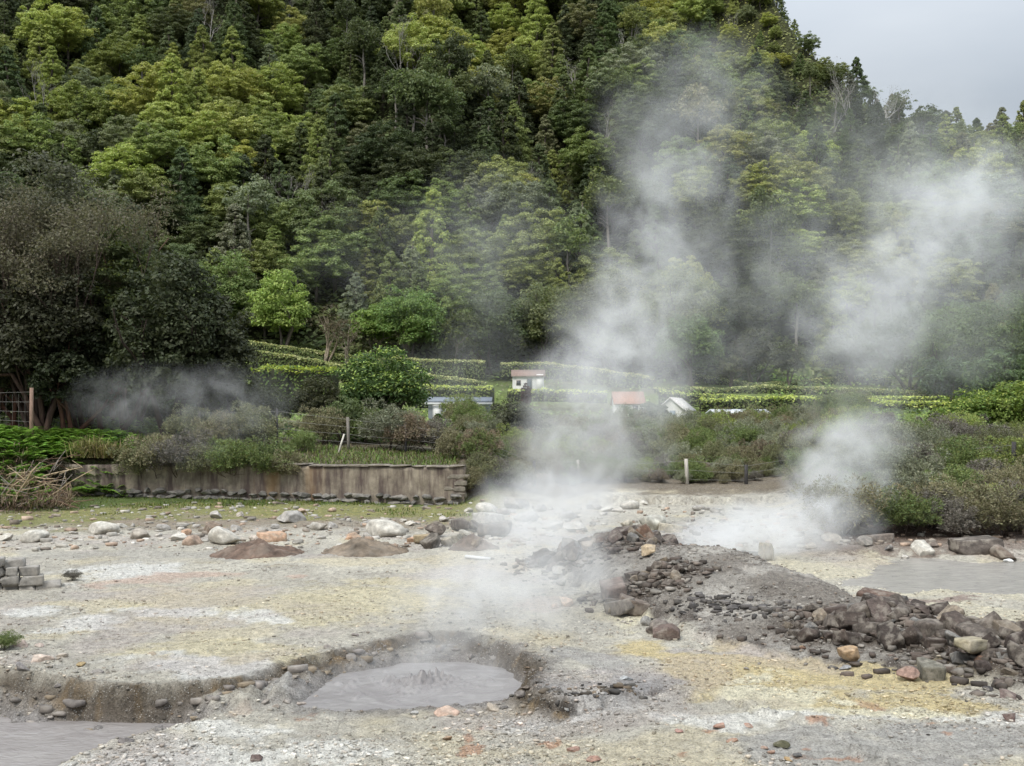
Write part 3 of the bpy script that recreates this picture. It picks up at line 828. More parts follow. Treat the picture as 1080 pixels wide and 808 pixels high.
# lone stones on the mineral flat and in the scarp
for i, (px, py, w, c, lab) in enumerate((
        (38, 699, 30, (.52, .42, .35), 'pale pink boulder lying at the plateau edge'), (64, 694, 16, (.50, .44, .37), 'small cream stone beside the pale pink boulder'),
        (20, 684, 22, (.48, .38, .32), 'pinkish low stone beside the tiny bush'), (40, 683, 12, (.45, .37, .32), 'little pink stone behind the pale pink boulder'),
        (158, 735, 14, (.36, .30, .22), 'tan stone stuck in the earth face'), (188, 745, 16, (.34, .29, .22), 'tan stone low in the earth face'),
        (100, 762, 16, (.24, .22, .20), 'grey lump at the puddle edge'), (60, 765, 14, (.22, .2, .185), 'grey lump at the puddle edge, beside the rust seam'),
        (130, 766, 20, (.21, .19, .18), 'broad grey lump above the puddle'), (162, 764, 20, (.2, .185, .175), 'dark grey lump at the inner puddle end'),
        (20, 760, 22, (.2, .185, .175), 'grey lump at the outer puddle end'), (85, 752, 12, (.36, .27, .14), 'ochre stone in the earth face'),
        (318, 738, 19, (.34, .29, .25), 'beige rounded boulder at the mud pool shore'), (303, 742, 15, (.3, .27, .24), 'grey rounded boulder at the mud pool shore'),
        (290, 735, 14, (.3, .26, .22), 'brownish boulder on the mud pool bank'), (330, 731, 16, (.31, .27, .24), 'flat beige boulder by the mud'),
        (310, 725, 12, (.28, .25, .215), 'small boulder up the mud pool bank'), (345, 712, 14, (.27, .24, .21), 'brown lump on the back bank of the pool'),
        (278, 742, 16, (.26, .23, .2), 'grey-brown boulder at the trench end'), (375, 700, 12, (.25, .22, .2), 'small grey lump on the back bank of the pool'),
        (470, 756, 30, (.5, .36, .28), 'pinkish flat stone on the front lip of the pool'), (497, 754, 22, (.28, .26, .25), 'grey flat stone on the front lip of the pool'),
        (437, 754, 12, (.4, .39, .37), 'pale grey stone on the front lip'), (462, 751, 10, (.09, .085, .08), 'dark chip on the front lip of the pool'),
        (520, 751, 22, (.42, .36, .29), 'beige stone at the right end of the pool lip'), (533, 748, 10, (.14, .13, .12), 'small dark stone at the pool lip end'),
        (472, 781, 16, (0.35, 0.24, 0.16), 'orange stone on the front gravel'), (556, 733, 14, (.2, .165, .14), 'brown rock hanging at the pool rim'),
        (562, 722, 13, (.19, .155, .13), 'brown rock high in the pool rim'), (548, 738, 16, (.16, .14, .125), 'dark wet rock at the mud edge'),
        (270, 803, 19, (.12, .085, .075), 'small dark brown brick-like stone near the camera'), (688, 655, 7, (.05, .045, .04), 'black chip lying on yellow crust'),
        (775, 782, 16, (0.36, 0.22, 0.15), 'rusty orange stone on the front gravel'), (790, 768, 14, (0.38, 0.24, 0.18), 'pinkish orange flat stone near the camera'),
        (760, 768, 18, (0.38, 0.23, 0.17), 'salmon flat stone in the row of orange ones'), (718, 773, 12, (0.37, 0.22, 0.18), 'little salmon stone ahead of the orange ones'),
        (605, 793, 20, (0.35, 0.22, 0.17), 'orange flat stone among grey gravel'), (628, 804, 20, (0.33, 0.20, 0.15), 'rusty stone at the nearest edge of the gravel'),
        (826, 792, 20, (.10, .095, .055), 'mossy olive rock in the foreground rubble'), (815, 797, 12, (0.34, 0.21, 0.15), 'orange stone leaning on the mossy rock'),
        (843, 800, 14, (.12, .115, .11), 'dark grey stone beside the mossy rock'), (834, 804, 16, (.4, .28, .15), 'ochre stone in front of the mossy rock'),
        (808, 790, 10, (0.35, 0.24, 0.18), 'small orange chip beside the mossy rock'), (598, 755, 8, (.3, .3, .29), 'grey pebble on the white crust'),
        (660, 717, 17, (.42, .43, .43), 'light blue-grey stone past the pool rim'), (1044, 720, 14, (.06, .055, .055), 'black stone at the foot of the rubble heap'),
        (1032, 730, 7, (.14, .1, .085), 'little brown stone on yellow ground'), (1020, 741, 5, (.06, .055, .05), 'black chip on yellow ground'),
        (1070, 737, 30, (.16, .12, .105), 'crumbly brown lump at the outer end of the heap'), (1068, 760, 24, (.12, .08, .07), 'dark reddish clod on the pale ground'),
        (980, 776, 6, (.05, .045, .04), 'black pebble on grey gravel'), (880, 690, 16, (.07, .065, .062), 'black cobble ahead of the rubble heap'),
        (893, 692, 14, (.3, .3, .3), 'light grey cobble ahead of the rubble heap'), (905, 694, 12, (.22, .22, .22), 'grey cobble beside the light grey one'),
        (963, 698, 15, (.42, .41, .38), 'white flat cobble at the heap foot'), (921, 696, 11, (.28, .27, .25), 'grey pebble past the cobbles at the heap foot'),
        (846, 672, 8, (.4, .26, .14), 'tiny ochre stone between mound and heap'), (868, 655, 16, (.32, .29, .24), 'pale split rock in the mound edge'),
        (848, 669, 11, (.13, .075, .05), 'rust-brown pebble at the mound edge'))):
    rock_at('stone', px, py, w, ROCKS['angular'][i % 7], c, lab, 'single stones on the mineral flat', (1, 1, .7), emb=.08, cat='stone')
x, y = ground_at(808, 590)
o = link('standing_stone', mk_mesh('standing_stone', rock_verts(321, 'block') * np.array([.8, 1.1, 1.6]), CSQ, None, M_pale), None, (x, y, Hs(x, y) + .18), (.05, .08, .3), (.24, .24, .34), (.30, .26, .19))
tag(o, 'upright pale block standing alone on the crest behind the mound', 'stone')
x, y = ground_at(797, 587)
tag(link('stone', ROCKS['block'][3], None, (x, y, Hs(x, y) + .04), (0, .1, .2), (.5, .3, .25), (.09, .085, .08)), 'dark flat slab at the foot of the upright pale block', 'stone')
x, y = ground_at(504, 591)
b = MB(); b.box((0, 0, .04), (.55, .09, .06), .0)
tag(link('plank', b.mesh('plank', M_paint), None, (x, y, Hs(x, y)), (0, .05, -.35), None, (.62, .62, .62)), 'short white plank lying on the flat near the steam', 'plank')


def scatter_stuff(name, pts, sizes, cols, label, group=None):
    k = len(CSL); n = len(pts); r0_ = np.random.default_rng(17)
    protos = [rock_verts(500 + i, 'block', True) * np.array([1, r0_.uniform(.7, 1.3), r0_.uniform(.6, 1.2)]) for i in range(9)]
    r = np.random.default_rng(len(pts))
    V = np.zeros((n, k, 3)); a = r.uniform(0, 6.28, n); pi = r.integers(0, 9, n)
    for j in range(9):
        m = pi == j
        p = protos[j][None] * sizes[m][:, None, None] * r.uniform(.7, 1.3, (m.sum(), 1, 3))
        ca, sa = np.cos(a[m])[:, None], np.sin(a[m])[:, None]
        V[m] = np.stack([p[..., 0] * ca - p[..., 1] * sa, p[..., 0] * sa + p[..., 1] * ca, p[..., 2]], -1)
    V += pts[:, None, :]
    Q = (CSLQ[None] + (np.arange(n) * k)[:, None, None]).reshape(-1, 4)
    C = np.repeat(cols, k, 0)
    o = link(name, mk_mesh(name, V.reshape(-1, 3), Q, None, M_rockA, C))
    return tag(o, label, 'gravel', group, 'stuff')


def gravel():
    r = np.random.default_rng(33)
    n = 60000
    d = 1 / r.uniform(1 / 26., 1 / 8.6, n); x = r.uniform(-.52, .52, n) * d
    dens = fbm(x * .8, d * .8, oct=4, seed=140); keep = dens + r.uniform(-.35, .35, n) > .02
    x, d = x[keep], d[keep]
    inp = np.maximum(pip_sd(x, d, POOL), np.maximum(pip_sd(x, d, PUDDLE), pip_sd(x, d, WATER) - .2)) < -.05
    x, d = x[inp], d[inp]; n = len(x)
    s = .009 + .034 * r.random(n) ** 5
    base = ground_colors(x, d, np.zeros(n))
    g = r.uniform(.5, 1.3, (n, 1)); pal = np.array([(.3, .28, .25), (.42, .39, .34), (.16, .14, .12), (.38, .26, .17)])[r.integers(0, 4, n)]
    c = (base * .72 + pal * .28) * g
    P = np.stack([x, d, H(x, d) + s * .15], 1)
    scatter_stuff('gravel', P, s, c, 'loose grey and tan gravel strewn over the mineral flat')
    # rubble in and around the heaps, mound edge, pit rim
    X = []; S = []; C = []
    for pl, w, m in ((PILE_R, 1.05, 3200), (PILE_C, 1.1, 1700), (PILE_D, .7, 500)):
        pl = np.array(pl); t = r.random(m) * (len(pl) - 1); i = np.minimum(t.astype(int), len(pl) - 2); f = (t - i)[:, None]
        p = pl[i, :2] * (1 - f) + pl[i + 1, :2] * f + r.normal(0, w * .5, (m, 2))
        X.append(p); S.append(.03 + .11 * r.random(m) ** 2.5); C.append(np.array([(.08, .066, .056), (.15, .125, .105), (.22, .2, .175), (.12, .095, .08)])[r.integers(0, 4, m)] * r.uniform(.7, 1.3, (m, 1)))
    pl = np.array(MOUND); m = 2400; t = r.random(m) * (len(pl) - 1); i = np.minimum(t.astype(int), len(pl) - 2); f = (t - i)[:, None]
    p = pl[i, :2] * (1 - f) + pl[i + 1, :2] * f + r.normal(0, 1.2, (m, 2))
    dm, zm, side = pl_dist(p[:, 0], p[:, 1], MOUND)
    k = (dm < np.where(side > 0, 3.0, 1.7)) & ((fbm(p[:, 0] * 1.5, p[:, 1] * 1.5, oct=3, seed=150) > -.05) | (dm > 2.5))
    p = p[k]; X.append(p); S.append(.015 + .05 * r.random(len(p)) ** 3); C.append(np.array([(.18, .16, .14), (.25, .23, .20), (.33, .305, .27)])[r.integers(0, 3, len(p))] * r.uniform(.7, 1.3, (len(p), 1)))
    # mound front edge: black crumbs
    m = 260; q = np.array([ground_at(a, b2) for a, b2 in ((718, 653), (735, 656), (755, 659), (775, 660), (800, 661), (880, 672))])
    t = r.random(m) * 4.999; i = t.astype(int); f = (t - i)[:, None]
    p = q[i] * (1 - f) + q[i + 1] * f + r.normal(0, .26, (m, 2)); X.append(p); S.append(.02 + .10 * r.random(m) ** 3); C.append(np.array([(.07, .064, .06)]) * r.uniform(.6, 2.2, (m, 1)))
    # mud-coated clods at the base of the earth faces
    sc2 = np.array(SCARP[:-4]); m = 170; t = r.random(m) * (len(sc2) - 1.001); i = t.astype(int); f = (t - i)[:, None]
    p = sc2[i] * (1 - f) + sc2[i + 1] * f; off = np.abs(r.normal(.30, .12, m)); p = p + np.stack([r.normal(0, .05, m), -off], 1)
    k = (pip_sd(p[:, 0], p[:, 1], LOW) > .08) & (pip_sd(p[:, 0], p[:, 1], POOL) < -.05) & (np.abs(p[:, 0]) < 8)
    p = p[k]; X.append(p); S.append(.03 + .15 * r.random(len(p)) ** 2); C.append(np.array([(.23, .205, .18), (.25, .225, .20), (.25, .20, .14), (.22, .195, .175)])[r.integers(0, 4, len(p))] * r.uniform(.8, 1.15, (len(p), 1)))
    # dark broken crust at the outer rim of the mud pool
    m = 90; a = r.uniform(556, 680, m); b2 = 741 - (a - 600) * .08 + r.normal(0, 4, m); xy = np.array([ground_at(u, v, -.05) for u, v in zip(a, b2)])
    X.append(xy); S.append(.02 + .08 * r.random(m) ** 3); C.append(np.array([(.07, .058, .045), (.13, .10, .07), (.05, .046, .042)])[r.integers(0, 3, m)] * r.uniform(.7, 1.4, (m, 1)))
    # stones on the far bank and by the boulders
    m = 2200; a = r.uniform(0, 1080, m); b2 = 532 + 48 * r.random(m); xy = np.array([ground_at(u, v) for u, v in zip(a, b2)])
    X.append(xy); S.append(.04 + .16 * r.random(m) ** 4); C.append(np.array([(.40, .375, .33), (.25, .21, .17), (.50, .47, .42), (.44, .33, .25)])[r.integers(0, 4, m)] * r.uniform(.7, 1.2, (m, 1)))
    X = np.concatenate(X); S = np.concatenate(S); C = np.concatenate(C)
    k = (X[:, 1] > 8.5) & (pip_sd(X[:, 0], X[:, 1], POOL) < -.03) & (X[:, 1] < wall_y(X[:, 0]) - .5)
    X, S, C = X[k], S[k], C[k]
    P = np.concatenate([X, (H(X[:, 0], X[:, 1]) + S * np.where(pip_sd(X[:, 0], X[:, 1], LOW) > 0, -.12, .15))[:, None]], 1)
    scatter_stuff('rubble', P, S, C, 'small dark rubble between the heaped rocks and along broken edges')


gravel()

# dirt mounds
for px, py, wpx, hz, c, lab in ((272, 588, 104, .30, (.13, .09, .068), 'reddish brown dirt mound in front of the orange boulder'), (384, 586, 100, .30, (.17, .135, .10), 'grey-brown dirt mound in front of the triangular boulder'),
                                (500, 584, 60, .35, (.16, .125, .10), 'dirt mound beside the dark stacked rocks')):
    x, y = ground_at(px, py - 4); R = wpx * y / F / 2
    t = np.linspace(-1, 1, 56); A, B = np.meshgrid(t, t); A = A.ravel(); B = B.ravel()
    hh = np.clip(1 - np.hypot(A, B) + .3 * fbm(A * 1.7 + px, B * 1.7, oct=3, seed=9), 0, 1) * ss(1, .85, np.maximum(abs(A), abs(B)))
    hh = hh * hh * (3 - 2 * hh) * .6 + hh * .4
    X, Y = x + A * R, y + B * R * .8
    ridge = hh ** 1.0 * hz * (1 + .45 * fbm(X * 2.2, Y * 2.2, oct=4, seed=int(px))) + .06 * fbm(X * 7, Y * 7, oct=4, seed=5, gain=.65) * ss(0, .1, hh)
    Z = H(X, Y) + np.where(hh > 0.02, ridge, -.06)
    i = np.arange(55 * 55); k = (i // 55) * 56 + i % 55
    col = np.array(c) * (1 + .5 * fbm(X * 3, Y * 3, oct=4, seed=8)[:, None])
    me = mk_mesh('dirt_mound', np.stack([X - x, Y - y, Z], 1), np.stack([k, k + 1, k + 57, k + 56], 1), None, M_rockA, col, True)
    tag(link('dirt_mound', me, None, (x, y, 0)), lab, 'dirt mound', 'dirt mounds on the flat')

# dry stone corner wall at the edge
b = MB(); rr = np.random.default_rng(5)
for row in range(4):
    xx = -1.9
    while xx < .1 - row * .16:
        w = rr.uniform(.2, .42)
        v = rock_verts(int(rr.integers(1, 999)), 'block') * np.array([w * .8, .42, .26]) * rr.uniform(.85, 1.15, 3) + np.array([xx + w / 2, rr.normal(0, .07), .08 + row * .135 + rr.normal(0, .015)])
        b.add(v, CSQ); xx += w
x, y = ground_at(28, 622)
tag(link('dry_stone_wall', b.mesh('dry_stone_wall', M_rock), None, (x + .1, y + .3, Hs(x, y) - .05), (0, 0, .35), None, (.30, .28, .25)), 'low corner of a grey dry stone wall of squared blocks', 'wall')

# ------------------------------------------------------------------ retaining wall
def retaining_wall():
    ax, ay = WALL_A; bx_, by_ = WALL_B
    root = link('retaining_wall', None, None, ((ax + bx_) / 2, (ay + by_) / 2, 0))
    tag(root, 'long stained plaster retaining wall with stone footing below the shrubs', 'wall')
    ox, oy = root.location.x, root.location.y
    L_ = math.hypot(bx_ - ax, by_ - ay); ux, uy = (bx_ - ax) / L_, (by_ - ay) / L_; nxx, nyy = uy, -ux    # outward normal towards the camera
    if nyy > 0: nxx, nyy = -nxx, -nyy
    n = 220; s = np.linspace(0, L_, n)
    top = 1.24 + .05 * fbm(s * 1.3, s * 0, oct=3, seed=4)
    prof = [(0, t) for t in np.linspace(-.3, 1, 14)] + [(-.2, 1.0), (-.45, 1.0), (-.45, -.3)]
    V = []
    for i in range(n):
        for off, t in prof:
            z = t * top[i]
            o = off + .03 * float(fbm(np.array([s[i] * 1.6]), np.array([z * 2.2]), oct=4, seed=6)[0])
            V.append((ax + ux * s[i] + nxx * o - ox, ay + uy * s[i] + nyy * o - oy, z))
    m = len(prof)
    Q = [[i * m + j, (i + 1) * m + j, (i + 1) * m + j + 1, i * m + j + 1] for i in range(n - 1) for j in range(m - 1)]
    Q += [[0 + j, j + 1, m - 1, m - 1] for j in range(0)]
    T = [[j, j + 1, m - 1] for j in range(m - 2)] + [[(n - 1) * m + j + 1, (n - 1) * m + j, n * m - 1] for j in range(m - 2)]
    link('plaster_face', mk_mesh('plaster_face', V, Q, T, M_plaster, None, True), root)
    r = np.random.default_rng(15)
    b = MB(); t = 2.0
    while t < L_:
        for row in range(2):
            w = r.uniform(.22, .5)
            v = rock_verts(int(r.integers(1, 9999)), 'angular') * np.array([w * 1.15, .32, .30]) + np.array([0, 0, .05 + row * .2 + r.normal(0, .03)])
            p = t + r.normal(0, .06)
            v = np.stack([ax + ux * p + ux * v[:, 0] + nxx * (.04 + v[:, 1]) - ox, ay + uy * p + uy * v[:, 0] + nyy * (.06 + v[:, 1]) - oy, v[:, 2] + Hs(ax + ux * p + nxx * .5, ay + uy * p + nyy * .5)], 1)
            b.add(v, CSQ)
        t += r.uniform(.24, .42)
    link('stone_footing', b.mesh('stone_footing', M_rock), root, color=(.17, .16, .145))
    b = MB(); t = L_ * .46
    while t < L_ - .1:
        w = r.uniform(.5, .9)
        zz = float(np.interp(t, s, top)) + .03
        for q in (t + w / 2,):
            v = rock_verts(int(r.integers(1, 9999)), 'block') * np.array([w * .84, .66, .10])
            v = np.stack([ax + ux * q + ux * v[:, 0] + nxx * (-.2 + v[:, 1]) - ox, ay + uy * q + uy * v[:, 0] + nyy * (-.2 + v[:, 1]) - oy, zz + v[:, 2]], 1)
            b.add(v, CSQ)
        t += w
    link('coping', b.mesh('coping', M_rock), root, color=(.19, .165, .135))
    # squared blocks showing at the broken end
    b = MB()
    for row in range(5):
        t = L_ + .05 - r.uniform(.3, 1.5) * (1.2 if row in (0, 1, 5) else .6)
        while t < L_:
            w = r.uniform(.3, .55)
            v = rock_verts(int(r.integers(1, 9999)), 'block') * np.array([w * .82, .24, .25])
            q = min(t + w / 2, L_ - .05)
            v = np.stack([ax + ux * q + ux * v[:, 0] + nxx * (-.09 + v[:, 1]) - ox, ay + uy * q + uy * v[:, 0] + nyy * (-.09 + v[:, 1]) - oy, .12 + row * .2 + v[:, 2]], 1)
            b.add(v, CSQ); t += w
    link('block_end', b.mesh('block_end', M_rock), root, color=(.22, .195, .16))


retaining_wall()

# ------------------------------------------------------------------ foliage makers
def unit(v):
    return v / (np.linalg.norm(v, axis=-1, keepdims=True) + 1e-9)


def leaves(rng, C, R, n_per, size, flat=.75, up=.5, jit=.6, aspect=.5, low=-.35, radial=0.0, shell=.7):
    """leaf-shaped faces over tufts: centres C (k,3), radii R (k,)"""
    k = len(C); n = k * n_per
    c = np.repeat(np.asarray(C, float), n_per, 0); r = np.repeat(np.asarray(R, float), n_per)[:, None]
    z = rng.uniform(low, 1, n); a = rng.uniform(0, 2 * np.pi, n); q = np.sqrt(np.clip(1 - z * z, 0, 1))
    u = np.stack([q * np.cos(a), q * np.sin(a), z], 1)
    p = c + u * r * np.array([1, 1, flat]) * (shell + (1 - shell) * rng.random((n, 1)) + .12 * rng.normal(size=(n, 1)))
    nrm = unit(u + jit * rng.normal(size=(n, 3)) + up * UP)
    t = rng.normal(size=(n, 3)) * (1 - radial) + u * radial * 3
    if radial > .5:
        t = unit(t); nrm = unit(np.cross(t, rng.normal(size=(n, 3))))
    t = unit(t - (t * nrm).sum(1, keepdims=True) * nrm); b = np.cross(nrm, t)
    s = size * rng.uniform(.6, 1.4, (n, 1))
    droop = nrm * s * rng.uniform(-.25, .1, (n, 1))
    V = np.stack([p + t * s + droop, p + b * s * aspect, p - t * s + droop * .5, p - b * s * aspect], 1)
    return V.reshape(-1, 3), np.arange(n * 4).reshape(n, 4)


def dome_tufts(rng, n, R, Hh, z0, rt, lump=.18, lobes=5, top=1.0, fill=.25):
    """tufts over a crown made of several overlapping domes"""
    lob = [(0, 0, z0 + Hh * .55, 1.0)]
    for i in range(lobes):
        a = 2 * np.pi * i / lobes + rng.uniform(-.5, .5); rr = R * rng.uniform(.35, .6)
        lob.append((rr * math.cos(a), rr * math.sin(a), z0 + Hh * rng.uniform(.25, .55), rng.uniform(.45, .65)))
    C = []
    for j in range(n):
        l = lob[rng.integers(len(lob))] if rng.random() > .35 else lob[0]
        z = rng.uniform(-.3, 1); a = rng.uniform(0, 2 * np.pi); q = math.sqrt(max(0, 1 - z * z))
        m = l[3] * (1 + rng.normal(0, lump)) * (rng.random() ** .33 if rng.random() < fill else 1)
        C.append((l[0] + R * m * q * math.cos(a), l[1] + R * m * q * math.sin(a), l[2] + Hh * .48 * m * z * top))
    C = np.array(C)
    return C, rng.uniform(rt * .65, rt * 1.35, n)


def cone_tufts(rng, n, R, Hh, z0, rt):
    t = rng.random(n) ** 1.35; a = rng.uniform(0, 2 * np.pi, n)
    prof = (1 - t) ** .62 * (1 + .22 * np.sin(t * 40 + rng.uniform(0, 6))) 
    rr = R * prof * np.sqrt(rng.uniform(.45, 1.05, n))
    return np.stack([rr * np.cos(a), rr * np.sin(a), z0 + Hh * t], 1), rng.uniform(rt * .6, rt * 1.3, n) * (1 - .55 * t)


def grow(rng, mb, p, d, length, r, level, tips, spread=.6, upw=.25, n=5, kids=(2, 4), thin=.62, shrink=.72):
    pts = [np.array(p, float)]; rad = [r]; d = unit(np.array(d, float))
    for i in range(3):
        d = unit(d + rng.normal(0, .16, 3) + np.array([0, 0, upw * .3]))
        pts.append(pts[-1] + d * length / 3); rad.append(r * (1 - (1 - thin) * (i + 1) / 3))
    mb.tube(pts, rad, max(3, n if level > 1 else 3), cap=False)
    if level == 0:
        tips.append(pts[-1]); tips.append(pts[-2]); return
    for k in range(rng.integers(kids[0], kids[1])):
        q = pts[rng.integers(2, 4)]
        a = unit(d + spread * rng.normal(0, 1, 3) + np.array([0, 0, upw]))
        grow(rng, mb, q, a, length * shrink * rng.uniform(.8, 1.2), rad[-1] * .85, level - 1, tips, spread, upw, n, kids, thin, shrink)


def trunk_mesh(rng, h, r, limbs, R):
    b = MB()
    pts = [np.array([0, 0, -1.0])]
    for i in range(5): pts.append(np.array([rng.normal(0, .12) * (i + 1) * .5, rng.normal(0, .12) * (i + 1) * .5, h * (i + 1) / 5]))
    b.tube(pts, [r * 1.25, r, r * .9, r * .75, r * .55, r * .25], 6)
    for k in range(limbs):
        t = rng.uniform(.35, .85); q = np.array([0, 0, h * t]); a = rng.uniform(0, 6.28)
        e = q + np.array([math.cos(a), math.sin(a), .6]) * R * rng.uniform(.5, .8)
        b.tube([q, (q + e) / 2 + np.array([0, 0, .3]), e], [r * .4, r * .28, r * .1], 4)
    return b.mesh('trunk', M_bark, True)


# crown and trunk kinds for the forested slope
R_ = np.random.default_rng(77)
KIND = {}


def add_kind(kind, crown, trunk): KIND.setdefault(kind, []).append((crown, trunk))


for i in range(7):     # broad billowing laurel-like crowns
    C, rt = dome_tufts(R_, 190, 5.0 + .4 * R_.normal(), 9.5, 2.0, .88, lobes=6, lump=.10)
    V, Q = leaves(R_, C, rt, 120, .16, flat=.62, up=.9, jit=.42, aspect=.6, low=-.2)
    add_kind('broadleaf_tree', mk_mesh('crown', V, Q, None, M_leaf), trunk_mesh(R_, 9, .28, 6, 4))
for i in range(5):     # dark feathery conifers
    C, rt = cone_tufts(R_, 230, 3.7, 12.5, 1.6, .85)
    V, Q = leaves(R_, C, rt, 95, .16, flat=.75, up=.55, jit=.5, aspect=.5)
    add_kind('cedar_tree', mk_mesh('crown', V, Q, None, M_leaf), trunk_mesh(R_, 14, .30, 5, 2.2))
for i in range(3):     # tall trees with clear stems
    C, rt = dome_tufts(R_, 85, 3.1, 6.5, 8.5, .95, lobes=4, lump=.3)
    V, Q = leaves(R_, C, rt, 36, .26, flat=.7, up=.5, jit=.7)
    add_kind('tall_stemmed_tree', mk_mesh('crown', V, Q, None, M_leaf), trunk_mesh(R_, 14, .26, 6, 2.5))
for i in range(3):     # leafless trees
    b = MB(); tips = []
    for k in range(2): grow(R_, b, (R_.normal(0, .1), R_.normal(0, .1), -.5), (R_.normal(0, .15), R_.normal(0, .15), 1), 5.0, .20, 4, tips, spread=.42, upw=.3, kids=(2, 4), n=5)
    tw = b.mesh('branches', M_bark, True)
    V, Q = leaves(R_, np.array(tips[::3]), np.full(len(tips[::3]), .7), 5, .12, jit=.8)
    add_kind('leafless_tree', mk_mesh('sparse_leaves', V, Q, None, M_leaf), tw)

COLS = {'yellow-green': (.375, .40, .125), 'mid green': (.245, .285, .10), 'olive': (.295, .305, .12), 'deep green': (.145, .18, .075), 'blackish green': (.09, .11, .052),
        'grey-green': (.245, .265, .165), 'fresh green': (.25, .36, .08), 'grey': (.26, .25, .23), 'brown-green': (.24, .225, .115)}
MARK = [(70, 'the fern bank'), (140, 'the pale wall end'), (210, 'the evergreen at the wall'), (265, 'the mist on the wall'), (330, 'the bright hedge block'),
        (395, 'the yellow-tipped shrub'), (455, 'the reddish bush'), (520, 'the flat blue roof'), (590, 'the white hut'), (685, 'the orange roof'), (745, 'the white gable'),
        (800, 'the long pale roof'), (870, 'the standing stone'), (950, 'the ball of white steam'), (1020, 'the dark shore ledge'), (2000, 'the glossy bushes')]


def mark_of(px):
    for lim, t in MARK:
        if px < lim: return t


FOREST = []


def put_tree(kind, x, y, color, cname, scale=1.0, group='trees on the forested mountainside', proto=None, catw=None, label=None, rng=R_, sq=1.0, name=None, sink=.6):
    crown, trunk = KIND[kind][rng.integers(len(KIND[kind])) if proto is None else proto]
    z = Hs(x, y)
    root = link(name or kind, None, None, (x, y, z - sink), (rng.normal(0, .03), rng.normal(0, .03), rng.uniform(0, 6.28)), (scale, scale, scale * sq))
    link(crown.name.split('.')[0], crown, root, color=color)
    bark = {'leafless_tree': (.30, .28, .25), 'tall_stemmed_tree': (.20, .18, .155)}.get(kind, (.09, .075, .06))
    link(trunk.name.split('.')[0], trunk, root, color=bark)
    tag(root, label or '', catw or 'tree', group)
    if label is None:
        px = CX + x * F / y
        FOREST.append(dict(o=root, kind=kind, cn=cname, px=px, y=z))
    return root


def spot_color(r, x, y, px, py):
    """which mix of trees grows where on the slope"""
    bright = max(math.exp(-(((px - 235) / 110) ** 2 + ((py - 130) / 75) ** 2)), math.exp(-(((px - 300) / 30) ** 2 + ((py - 60) / 50) ** 2)) * .9,
                 math.exp(-(((px - 560) / 45) ** 2 + ((py - 40) / 60) ** 2)) * .8, math.exp(-(((px - 760) / 90) ** 2 + ((py - 30) / 50) ** 2)),
                 math.exp(-(((px - 45) / 40) ** 2 + ((py - 140) / 40) ** 2)) * .9, math.exp(-(((px - 700) / 45) ** 2 + ((py - 300) / 50) ** 2)) * .8,
                 math.exp(-(((px - 850) / 60) ** 2 + ((py - 250) / 50) ** 2)) * .5, math.exp(-(((px - 425) / 30) ** 2 + ((py - 260) / 60) ** 2)) * .7)
    dark = max(math.exp(-(((px - 480) / 90) ** 2 + ((py - 120) / 60) ** 2)), math.exp(-(((px - 60) / 90) ** 2 + ((py - 40) / 50) ** 2)) * .9,
               math.exp(-(((px - 380) / 60) ** 2 + ((py - 60) / 70) ** 2)) * .9, math.exp(-(((px - 930) / 110) ** 2 + ((py - 130) / 60) ** 2)) * .8,
               math.exp(-(((px - 620) / 40) ** 2 + ((py - 220) / 60) ** 2)) * .7, math.exp(-(((px - 260) / 25) ** 2 + ((py - 30) / 40) ** 2)))
    return bright, dark


